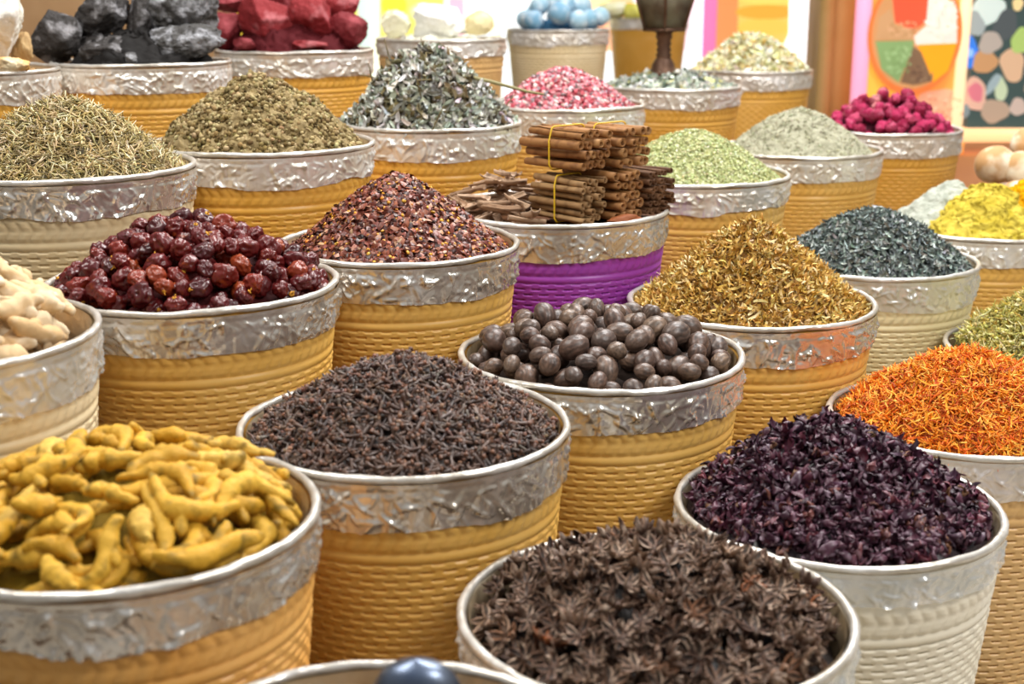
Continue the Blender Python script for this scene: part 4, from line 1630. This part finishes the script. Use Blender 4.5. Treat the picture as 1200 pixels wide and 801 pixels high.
def bark_strip(seed, L, w):
    g = np.random.default_rng(seed)
    nu, nv = 14, 8
    u = np.linspace(-.5, .5, nu)
    v = np.linspace(-1, 1, nv + 1)
    U, Vv = np.meshgrid(u, v, indexing='ij')
    cur = g.uniform(1.3, 2.4)
    y = w * np.sin(Vv * cur * .8) / cur
    z = w * (1 - np.cos(Vv * cur * .8)) / cur
    bow = g.normal(0, .5) * L
    x = U * L
    y = y + bow * U * U * .5
    P = np.stack([x, y, z], -1).reshape(-1, 3)
    P += .0016 * np.stack([fbm(P * 40, seed, 3), fbm(P * 40, seed + 3, 3), fbm(P * 40, seed + 6, 3)], -1)
    i = np.arange(nu - 1)[:, None] * (nv + 1)
    j = np.arange(nv)[None, :]
    Q = np.stack([i + j, i + nv + 1 + j, i + nv + 2 + j, i + j + 1], -1).reshape(-1, 4)
    m = len(P)
    n1 = P.copy()
    n1[:, 2] -= .0016
    bd = np.concatenate([np.arange(nv + 1), (np.arange(1, nu)) * (nv + 1) + nv, (nu - 1) * (nv + 1) + np.arange(nv - 1, -1, -1), np.arange(nu - 2, 0, -1) * (nv + 1)])
    b2 = np.roll(bd, -1)
    S = np.stack([bd, b2, b2 + m, bd + m], -1)
    return np.vstack([P, n1]), [np.vstack([Q, Q[:, ::-1] + m, S])]


bks = [bark_strip(1700 + k, [.09, .075, .1, .06, .08][k], [.011, .013, .012, .012, .014][k]) for k in range(5)]
bkm = [mesh_np('cassia_bark', v, p, None, True, [M['bark']]) for v, p in bks]
bsp = [(np.stack([np.linspace(-.4, .4, 5) * L, np.zeros(5), np.full(5, .004)], -1), np.full(5, .007)) for L in (.09, .075, .1, .06, .08)]


def bark_target(x, y):
    x = np.asarray(x, float)
    y = np.asarray(y, float)
    base = .004 + .045 * np.exp(-((x + .085) ** 2 + (y - .02) ** 2) / .006)
    return base


def bundle_zone(x, y):
    a = (x - .040) * axd[0] + (y + .012) * axd[1]
    l = (x - .040) * lat[0] + (y + .012) * lat[1]
    return (a > -.045) & (a < .15) & (l > -.118) & (l < .15)


pl = stack(bark_target, R_('cinn') - .012, bsp, 70, .035, .010, .12, .003, (.85, 1.1), 2500, .2, .003, follow=.5, seed=44, mask=bundle_zone)
a_ = pl
place('cinn', 'cassia_bark', bkm, a_, 'grey-brown curled bark strip lying loose beside the cinnamon bundles', 'bark', 'loose bark strips beside the cinnamon bundles')
V, P = heap_surface(heap_fn(R_('cinn'), .004, .3, .2, z0=-.012), 40, 120, -.004, .004, 60)
stuff('cinn', 'bark_crumbs', V, P, np.tile(lin('#5c3a20'), (len(V), 1)), M['matte'], 'brown bark crumbs filling the purple basket under the sticks', 'spice')
V, P = stone(1750, .034, .012, .009, 4, .05, 4)
q = np.array([cb[0], cb[1]]) + axd * .155 + lat * .02
o = link('bark_piece', mesh_np('bark_piece', V, P, None, True, [M['bark_flat']]), None, (q[0] - .005, q[1] - .035, cz + .006))
o.rotation_euler = (0, -.12, .3)
tag(o, 'smooth red-brown oval bark piece lying by the rim of the purple basket', 'bark')

# --- brown burner standing in the pale herbs
M['bronze'] = mat_solid('dark_bronze', '#5a4030', .45, .5, .55, (60, .4, .003, 4), ('#7a5a44', 20, .45, .7))
M['bronze_light'] = mat_solid('greenish_bronze', '#77705c', .5, .5, .5, (60, .4, .003, 4), ('#5a4a3a', 18, .45, .7))
hx, hy, hz, hR, _ = GEO['herb']
D_h = CP * hy + SP * (CAMZ - hz)
bp = at(777, 88, D_h - .03)
lan = empty('incense_burner', (bp[0], bp[1], bp[2]), math.radians(40))
tag(lan, 'dark brown metal incense burner with square flared bowl standing in pale herbs', 'incense burner')
u_ = 1 / F * D_h
V, P = lathe([(0, 0), (17 * u_, 0), (17 * u_, .006), (14 * u_, .012), (13 * u_, .03), (10 * u_, .042), (8 * u_, .05), (9.5 * u_, .056), (7 * u_, .062), (9 * u_, .070), (7 * u_, .077), (9 * u_, .086), (7.5 * u_, .094), (10 * u_, .104), (9 * u_, .112), (12 * u_, .122), (0, .124)], 40)
link('foot', mesh_np('foot', V, P, None, True, [M['bronze']]), lan)


def frustum(z0, z1, a0, a1, th=.006):
    """four-sided flared cup, open at the top"""
    V, Q = [], []
    for z, a in ((z0, a0), (z1, a1), (z1, a1 - th), (z0 + th, a0 - th)):
        V += [[-a, -a, z], [a, -a, z], [a, a, z], [-a, a, z]]
    for k in range(3):
        for j in range(4):
            Q.append([k * 4 + j, k * 4 + (j + 1) % 4, k * 4 + 4 + (j + 1) % 4, k * 4 + 4 + j])
    Q.append([3, 2, 1, 0])
    Q.append([12, 13, 14, 15])
    return np.array(V, float), [np.array(Q)]


V, P = frustum(.122, .25, 15.5 * u_, 26 * u_)
link('bowl', mesh_np('bowl', V, P, None, False, [M['bronze_light']]), lan)
stp = []
for sx in (-1, 1):
    for sy in (-1, 1):
        p0 = np.array([sx * 15.6 * u_, sy * 15.6 * u_, .122])
        p1 = np.array([sx * 26.2 * u_, sy * 26.2 * u_, .25])
        stp.append(tube(np.array([p0, (p0 + p1) / 2, p1]), .0045, 6))
for z, a in ((.124, 16.2), (.25, 27)):
    a *= u_
    stp.append(tube(np.array([[-a, -a, z], [a, -a, z], [a, a, z], [-a, a, z], [-a, -a, z]], float), .005, 6))
V, P = join(stp)
link('bowl_trim', mesh_np('bowl_trim', V, P, None, True, [M['bronze']]), lan)

# --- metal scoop in the front basket, mostly below the frame
M['steel'] = mat_solid('blue_grey_steel', '#59657a', .34, .6, .9, (30, .15, .002, 3), ('#8e98a8', 12, .4, .7))
sx_, sy_, sz_, sR, _ = GEO['scoop']
D_s = CP * sy_ + SP * (CAMZ - sz_)
tip = at(490, 753, D_s + .08)
scp = empty('metal_scoop', (tip[0], tip[1] - .03, tip[2] - .064), 0, (1.12, 1.12, 1.12))
tag(scp, 'blue-grey steel scoop stuck in the basket at the bottom edge', 'scoop')
# rounded closed heel of the bowl, opening downwards into the spice
nu, nv = 24, 18
Vs = []
for i in range(nu + 1):
    t = i / nu
    for j in range(nv):
        a = j / nv * 6.2832
        rr = .036 * (1 - max(0, (t - .55) / .45) ** 2.6) ** .5 if t < 1 else 0
        z = -.05 + t * .108
        Vs.append([rr * math.cos(a), rr * math.sin(a) * .7 - .0 + (.02 * (1 - t)), z])
Vs = np.array(Vs)
i = np.arange(nu)[:, None] * nv
j = np.arange(nv)[None, :]
Q = np.stack([i + j, i + (j + 1) % nv, i + nv + (j + 1) % nv, i + nv + j], -1).reshape(-1, 4)
link('scoop_bowl', mesh_np('scoop_bowl', Vs, [Q], None, True, [M['steel']]), scp)
V, P = tube(np.array([[0, -.02, .0], [.002, -.08, -.004], [.004, -.12, -.012]]), [.011, .009, .008], 14)
link('handle', mesh_np('handle', V, P, None, True, [M['steel']]), scp)
fn = heap_fn(sR, .01, .3, .2, z0=-.045)
pile('scoop', 'bark_chips', fn, [t_leaf(.03, .014, 1.2, .4, 21), t_ribbon(.03, .008, 1.5, .6)], 1400, [('#a88a68', 3), ('#8a6a4a', 3), ('#c9b08c', 2), ('#6d5038', 1)], M['dry'],
     'pale brown bark chips under the metal scoop', tilt=.5, core='#6d5238')

# ===================================================== stand, room
M['wood'] = mat_solid('dark_stand_wood', '#4a3320', .7, .3, 0, (20, .3, .004, 4), ('#5f4630', 6, .4, .7))
M['floor'] = mat_solid('stone_floor', '#b4a896', .6, .4, 0, (10, .2, .004, 4), ('#c4b8a6', 3, .4, .7))
dd = np.array([.66, .75])
dd /= np.linalg.norm(dd)
nn = np.array([-dd[1], dd[0]])
rowfit = {}
for r in (0, 1, 2, 3, 4):
    pts = [(np.dot(g[:2], dd), np.dot(g[:2], nn)) for g in GEO.values() if g[4] == r]
    pts = np.array(pts)
    rowfit[r] = np.polyfit(pts[:, 0], pts[:, 1], 2)
    rowfit[r] = (pts, rowfit[r])
stand = empty('display_stand', (0.2, 2.4, 0), 0)
tag(stand, 'dark wooden tiered stand carrying all the spice baskets', 'display stand')


def front_edge(r, t):
    if r == -1:
        return front_edge(0, t) - .42
    pts, pf = rowfit[r]
    tc = np.clip(t, pts[:, 0].min(), pts[:, 0].max())
    # stay in front of every basket foot of this row
    v = np.polyval(pf, tc)
    lim = [nq - .172 + 2.2 * max(0, abs(t - tq) - .17) for tq, nq in pts]
    return min(v - .168, min(lim))


for r in (0, 1, 2, 3, 4):
    z = CAMZ - DROP[r] - BH
    tb = [float(np.dot(g[:2], dd)) for g in GEO.values() if g[4] == r]
    ts = np.linspace(.2 if r < 3 else .9, max(tb) + .3, 141)
    f0 = np.array([front_edge(r, t) for t in ts])
    back = f0 + .42 if r == 4 else np.array([max(front_edge(r + 1, t) + .06, front_edge(r, t) + .2) for t in ts])
    zl = 0.0 if r == 0 else CAMZ - DROP[r - 1] - BH - .03
    Vt = []
    for tz in (z, zl):
        for ff in (f0, back):
            for t, q in zip(ts, ff):
                p = dd * t + nn * q
                Vt.append([p[0] - .2, p[1] - 2.4, tz])
    m = len(ts)
    i = np.arange(m - 1)
    Qs = [np.stack([i, i + 1, m + i + 1, m + i], -1), np.stack([2 * m + i, 3 * m + i, 3 * m + i + 1, 2 * m + i + 1], -1),
          np.stack([i, 2 * m + i, 2 * m + i + 1, i + 1], -1), np.stack([m + i, m + i + 1, 3 * m + i + 1, 3 * m + i], -1),
          np.array([[0, m, 3 * m, 2 * m], [m - 1, 3 * m - 1, 4 * m - 1, 2 * m - 1][::1]])]
    link('step', mesh_np('step', np.array(Vt), Qs, None, False, [M['wood']]), stand)

V, P = box(-8, 10, -3, 12, -.1, 0)
tag(link('floor', mesh_np('floor', V, P, None, False, [M['floor']])), kind='structure')

M['tan_wall'] = mat_solid('tan_wood_wall', '#a8835c', .7, .3, 0, (12, .2, .004, 4), ('#b8946c', 4, .4, .7))
M['pillar'] = mat_solid('ochre_pillar', '#d0ac70', .6, .3, 0, (8, .2, .004, 4), ('#c09a5c', 5, .4, .7))
yw = 4.75
xa = at(268, 10, CP * yw + SP * .2)[0]
V, P = box(-4.5, xa, yw, yw + .12, 0, 3.2)
tag(link('wall_left', mesh_np('wall_left', V, P, None, False, [M['tan_wall']])), kind='structure')


def emis(name, strength):
    m, nt, b = new_mat(name)
    a = nd(nt, 'ShaderNodeVertexColor', layer_name='Col')
    nt.links.new(a.outputs['Color'], b.inputs['Base Color'])
    nt.links.new(a.outputs['Color'], b.inputs['Emission Color'])
    b.inputs['Emission Strength'].default_value = strength
    b.inputs['Roughness'].default_value = .3
    return m


M['lit_print'] = emis('backlit_print', .62)
M['lit_edge'] = emis('lit_frame', 1.0)


class Flat:
    """a printed sheet made of flat coloured shapes, each a hair in front of the last"""

    def __init__(s):
        s.parts, s.cols, s.k = [], [], 0

    def poly(s, pts, hexc):
        pts = np.array(pts, float)
        n = len(pts)
        c = pts.mean(0)
        V = np.vstack([np.column_stack([pts[:, 0], np.full(n, -.0006 * s.k), pts[:, 1]]), [[c[0], -.0006 * s.k, c[1]]]])
        j = np.arange(n)
        T = np.stack([j, (j + 1) % n, np.full(n, n)], -1)
        s.parts.append((V, [T]))
        s.cols.append(np.tile(lin(hexc), (n + 1, 1)))
        s.k += 1

    def ell(s, x, z, a, b, hexc, rot=0, n=28, wob=0.0, a0=0, a1=6.2832):
        t = np.linspace(a0, a1, n + 1)
        if a1 - a0 > 6.2:
            t = t[:-1]
        q = 1 + wob * np.sin(t * 3 + x * 90) + wob * .6 * np.sin(t * 5 + z * 50)
        X, Z = a * q * np.cos(t), b * q * np.sin(t)
        s.poly(np.column_stack([x + X * math.cos(rot) - Z * math.sin(rot), z + X * math.sin(rot) + Z * math.cos(rot)]), hexc)

    def grains(s, x, z, a, b, r, n, pal):
        for k in range(n):
            t, q = rng.random() * 6.28, math.sqrt(rng.random())
            s.ell(x + a * q * math.cos(t), z + b * q * math.sin(t), r * rng.uniform(.7, 1.3), r * rng.uniform(.6, 1.1), pal[int(rng.integers(len(pal)))], n=7)

    def build(s, name, mat, parent):
        V, P = join(s.parts)
        return link(name, mesh_np(name, V, P, np.vstack(s.cols), False, [mat]), parent)


def solid(name, bx, hexc, mat, parent):
    V, P = bx
    return link(name, mesh_np(name, V, P, np.tile(lin(hexc), (len(V), 1)), False, [mat]), parent)


# right-hand posters stand on a counter; depth about 6 m
YP = 5.9


def pos(px, py, y):
    r = ray(px, py)
    t = y / r[1]
    return r[0] * t, CAMZ + r[2] * t


def pz(px, py, o):
    x, z = pos(px, py, YP)
    return (x - o[0], z - o[2])


def px2m(y):
    return y / CP / F


U = px2m(YP)
x0, zb = pos(1010, 160, YP)
x1, _ = pos(1113, 160, YP)
po = empty('spice_poster', ((x0 + x1) / 2, YP, zb - .02))
tag(po, 'backlit orange poster showing a bowl of sorted spices', 'poster', 'backlit posters behind the stall')
ob = po.location
W = (x1 - x0) / 2
HT = 1.1
fl = Flat()
fl.poly([(-W, 0), (W, 0), (W, HT), (-W, HT)], '#ee9a4a')
cx_, cz_ = pz(1069, 40, ob)
fl.poly([(-W, 0), (-W + .12, 0), (-W + .2, .25), (-W + .05, .42), (-W, .4)], '#f2b448')
fl.ell(*pz(1103, 125, ob), .1, .08, '#d8a888', wob=.1)
fl.grains(*pz(1103, 125, ob), .09, .07, .007, 60, ['#e6c0a4', '#c08c6c', '#d8a080'])
fl.ell(cx_, cz_, 52 * U, 66 * U, '#e0763a', n=48)
fl.ell(cx_, cz_ + .005, 47 * U, 60 * U, '#c9905e', n=48)
sect = [([(1042, -12), (1085, -16), (1088, 20), (1068, 36), (1046, 26)], '#e8583a'), ([(1086, -16), (1117, 6), (1118, 50), (1070, 52), (1068, 42), (1082, 30)], '#ecdcd0'),
        ([(1072, 52), (1118, 50), (1108, 82), (1090, 96), (1078, 70)], '#f0a020'), ([(1067, 54), (1076, 60), (1090, 94), (1068, 99), (1052, 96)], '#7d6048'),
        ([(1023, 48), (1068, 47), (1066, 58), (1050, 96), (1030, 80)], '#84a068'), ([(1040, 10), (1046, 28), (1068, 38), (1066, 47), (1023, 46), (1027, 20)], '#c4966a')]
for pts, hc in sect:
    fl.poly([pz(a, b, ob) for a, b in pts], hc)
fl.grains(*pz(1098, 22, ob), 17 * U, 26 * U, .006, 90, ['#f6ece2', '#e0c8b8', '#f0e0d4'])
fl.grains(*pz(1046, 68, ob), 16 * U, 16 * U, .007, 40, ['#90ac74', '#748f58', '#9cb480'])
fl.grains(*pz(1070, 84, ob), 12 * U, 10 * U, .006, 40, ['#6d5040', '#8f7258', '#5c4436'])
fl.grains(*pz(1046, 32, ob), 16 * U, 9 * U, .006, 40, ['#d0a47c', '#b8885c'])
fl.build('printed_sheet', M['lit_print'], po)
e = 7 * U
solid('lit_edge', box(-W - 2 * e, -W, -.03, .03, -.0, HT), '#f4a0c0', M['lit_edge'], po)
solid('lit_edge', box(W, W + 1.5 * e, -.03, .03, -.0, HT), '#ffdcae', M['lit_edge'], po)
solid('lower_frame', box(-W - 2 * e, W + 2 * e, -.03, .03, -.05, 0), '#f0a050', M['lit_edge'], po)

x0, zb2 = pos(1132, 150, YP)
po = empty('mineral_poster', (x0 + .45, YP + .0, zb2))
tag(po, 'backlit dark poster of scattered stones and shells beside the bowl poster', 'poster', 'backlit posters behind the stall')
ob = po.location
fl = Flat()
fl.poly([(-.45, 0), (.6, 0), (.6, HT), (-.45, HT)], '#3c4c4a')
blobs = [(1158, 12, 19, 16, '#c9d6d0', .2), (1143, 28, 10, 14, '#98a0a0', .4), (1178, 30, 13, 18, '#4c5254', -.3), (1136, 60, 9, 19, '#3a78d8', .2), (1154, 72, 14, 13, '#b88a60', 0), (1186, 76, 13, 19, '#c9a484', .3),
         (1160, 50, 13, 12, '#a89c92', .5), (1197, 48, 12, 14, '#a0b868', 0), (1141, 110, 14, 19, '#d0a490', .35), (1143, 108, 8, 11, '#c8707c', .35), (1172, 104, 7, 14, '#b4c0a0', .2), (1165, 130, 16, 13, '#a8907c', 0), (1192, 125, 9, 10, '#b8a498', .2),
         (1128, 130, 7, 9, '#788488', 0), (1192, 5, 6, 7, '#e0c890', 0), (1163, 98, 5, 13, '#90a0a4', -.5), (1215, 100, 14, 16, '#9c8a78', 0), (1220, 20, 15, 17, '#8a9a98', 0)]
for a, b, w, h, hc, rt in blobs:
    fl.ell(*pz(a, b, ob), w * U, h * U, hc, rt, wob=.07)
fl.ell(*pz(1136, 62, ob), 4 * U, 5 * U, '#8ab4f0')
fl.build('printed_sheet', M['lit_print'], po)
solid('lower_frame', box(-.47, .6, -.03, .03, -15 * U, 0), '#ffc890', M['lit_edge'], po)

# counter below the posters
M['counter'] = mat_solid('orange_counter', '#d08a50', .5, .4, 0, (10, .2, .004, 3), ('#c07a48', 5, .4, .7))
xa, za = pos(1000, 168, YP)
V, P = box(xa + .05, xa + 2.4, YP - .12, YP + .5, 0, zb - .075)
tag(link('counter', mesh_np('counter', V, P, None, False, [M['counter']])), 'orange-brown counter under the backlit posters', 'counter')
# pillar
xa, _ = pos(962, 60, 6.1)
xb, _ = pos(1008, 60, 6.1)
V1 = box(xa, xb, 6.1, 6.4, 0, 3.2)
V2 = box(xa - .02, xa + .035, 6.04, 6.12, 0, 3.2)
V, P = join([V1, V2])
tag(link('trim_1', mesh_np('trim_1', V, P, None, False, [M['pillar']])), kind='structure')

# far lit shop front
YB = 8.6
Ub = px2m(YB)


def pb(px, py):
    return pos(px, py, YB)


def lightbox(xl, xr, label, name, draw, el, er):
    a, zb_ = pb(xl, 130)
    b, _ = pb(xr, 130)
    e_ = empty(name, ((a + b) / 2, YB, zb_))
    tag(e_, label, 'poster', 'backlit posters behind the stall')
    w = (b - a) / 2
    f = Flat()
    draw(f, w, lambda px, py: (pb(px, py)[0] - e_.location.x, pb(px, py)[1] - e_.location.z))
    f.build('printed_sheet', M['lit_far'], e_)
    if el:
        solid('lit_edge', box(-w - .08, -w, -.03, .03, 0, 1.5), el, M['lit_edge'], e_)
    if er:
        solid('lit_edge', box(w, w + .1, -.03, .03, 0, 1.5), er, M['lit_edge'], e_)
    return e_


M['lit_far'] = emis('bright_backlit_print', 1.25)


def dr1(f, w, q):
    f.poly([(-w, 0), (w, 0), (w, 1.5), (-w, 1.5)], '#f6b05a')
    f.poly([q(832, 80), q(864, 80), q(866, -60), q(832, -60)], '#cf8450')
    f.ell(*q(900, -4), 34 * Ub, 9 * Ub, '#f8c060')
    f.ell(*q(898, 14), 34 * Ub, 8 * Ub, '#e8983a')
    f.ell(*q(896, 32), 30 * Ub, 9 * Ub, '#f4b050')
    f.ell(*q(880, 54), 28 * Ub, 9 * Ub, '#ee9a48')
    f.poly([q(926, -60), q(950, -60), q(950, 110), q(905, 110), q(915, 60), q(924, 40)], '#ffffff')


lightbox(835, 950, 'bright orange and white lit panel between pink strips', 'lit_panel', dr1, '#f47ab0', '#f07868')


def dr2(f, w, q):
    f.poly([(-w, 0), (w, 0), (w, 1.5), (-w, 1.5)], '#fbf7d8')
    f.poly([q(445, 60), q(520, 60), q(520, -60), q(445, -60)], '#f4ea6a')
    f.ell(*q(462, 6), 14 * Ub, 12 * Ub, '#f0d440')
    f.ell(*q(496, 14), 15 * Ub, 10 * Ub, '#f8f09a')
    f.poly([q(526, 60), q(544, 60), q(544, -60), q(526, -60)], '#f6b0c4')
    f.poly([q(548, 60), q(575, 60), q(575, -60), q(548, -60)], '#f2fafa')
    f.ell(*q(572, 6), 14 * Ub, 12 * Ub, '#e0ecf0')


lightbox(438, 585, 'bright yellow and pink lit panel behind the pale lumps', 'lit_panel', dr2, '#d8f0e6', None)


def dr3(f, w, q):
    f.poly([(-w, 0), (w, 0), (w, 1.5), (-w, 1.5)], '#f4dc5c')
    f.poly([q(249, 40), q(258, 40), q(258, -40), q(249, -40)], '#d8f0dc')
    f.poly([q(258, 40), q(300, 40), q(300, -40), q(258, -40)], '#d8b030')
    f.poly([q(395, 50), q(434, 50), q(434, -40), q(395, -40)], '#e0dc60')


lightbox(240, 432, 'yellow lit panel behind the red stones', 'lit_panel', dr3, None, None)


def dr4(f, w, q):
    f.poly([(-w, 0), (w, 0), (w, 1.5), (-w, 1.5)], '#f4fbfd')
    f.poly([q(690, 60), q(742, 60), q(742, -60), q(690, -60)], '#f6b488')
    f.ell(*q(700, 10), 18 * Ub, 12 * Ub, '#f8d8a0')
    f.poly([q(742, 60), q(822, 60), q(822, -60), q(742, -60)], '#f0d8e0')


lightbox(588, 824, 'white and peach lit panel behind the blue balls', 'lit_panel', dr4, None, None)
V, P = box(-4.5, 6, YB + .05, YB + .2, 0, 3.2)
M['back_wall'] = mat_solid('pale_shop_wall', '#e0d8c8', .7, .3)
tag(link('wall_back', mesh_np('wall_back', V, P, None, False, [M['back_wall']])), kind='structure')

# ===================================================== light, camera
w = bpy.data.worlds.new('market_air')
SC.world = w
w.use_nodes = True
nt = w.node_tree
bg = nt.nodes['Background']
tc = nd(nt, 'ShaderNodeTexCoord')
sp_ = nd(nt, 'ShaderNodeSeparateXYZ')
mr = nd(nt, 'ShaderNodeMapRange')
mr.inputs['From Min'].default_value = -1
rp = nd(nt, 'ShaderNodeValToRGB')
el = rp.color_ramp.elements
el[0].position, el[0].color = 0.0, (.16, .11, .07, 1)
el[1].position, el[1].color = 1.0, (.95, 1.0, 1.08, 1)
for p_, c_ in ((.47, (.24, .19, .14, 1)), (.56, (.5, .45, .4, 1)), (.75, (.62, .64, .66, 1))):
    x_ = el.new(p_)
    x_.color = c_
nt.links.new(tc.outputs['Generated'], sp_.inputs[0])
nt.links.new(sp_.outputs['Z'], mr.inputs['Value'])
nt.links.new(mr.outputs['Result'], rp.inputs['Fac'])
nt.links.new(rp.outputs['Color'], bg.inputs['Color'])
bg.inputs['Strength'].default_value = .58


def area(name, loc, target, size, power, color):
    l = bpy.data.lights.new(name, 'AREA')
    l.shape = 'RECTANGLE'
    l.size, l.size_y = size
    l.energy = power
    l.color = color
    o = bpy.data.objects.new(name, l)
    C.objects.link(o)
    o.location = loc
    d = Vector(target) - Vector(loc)
    o.rotation_euler = d.to_track_quat('-Z', 'Y').to_euler()
    return o


area('market_lamp', (.9, 3.4, 3.6), (.3, 2.4, .8), (2.0, 1.0), 150, (1, .98, .96))
area('market_lamp', (-1.2, 1.6, 3.2), (-.1, 2.0, .8), (1.2, .9), 52, (1, .95, .88))
area('market_lamp', (1.6, .6, 2.7), (.4, 2.2, .8), (.9, .9), 46, (1, .97, .93))
area('shop_lamp', (1.5, 6.6, 3.3), (1.2, 4.6, .9), (2.0, 1.0), 50, (1, .97, .94))

cam = bpy.data.cameras.new('camera')
co = bpy.data.objects.new('camera', cam)
C.objects.link(co)
co.location = (0, 0, CAMZ)
co.rotation_euler = (math.pi / 2 - PITCH, 0, 0)
cam.sensor_width = 36
cam.lens = F / 1200 * 36
cam.clip_start = .05
cam.dof.use_dof = True
cam.dof.focus_distance = 2.0
cam.dof.aperture_fstop = 4.8
SC.camera = co
vs = SC.view_settings
vs.view_transform = 'Standard'
vs.look = 'None'
vs.exposure = 0.0
vs.gamma = 1.0
vs.use_curve_mapping = False
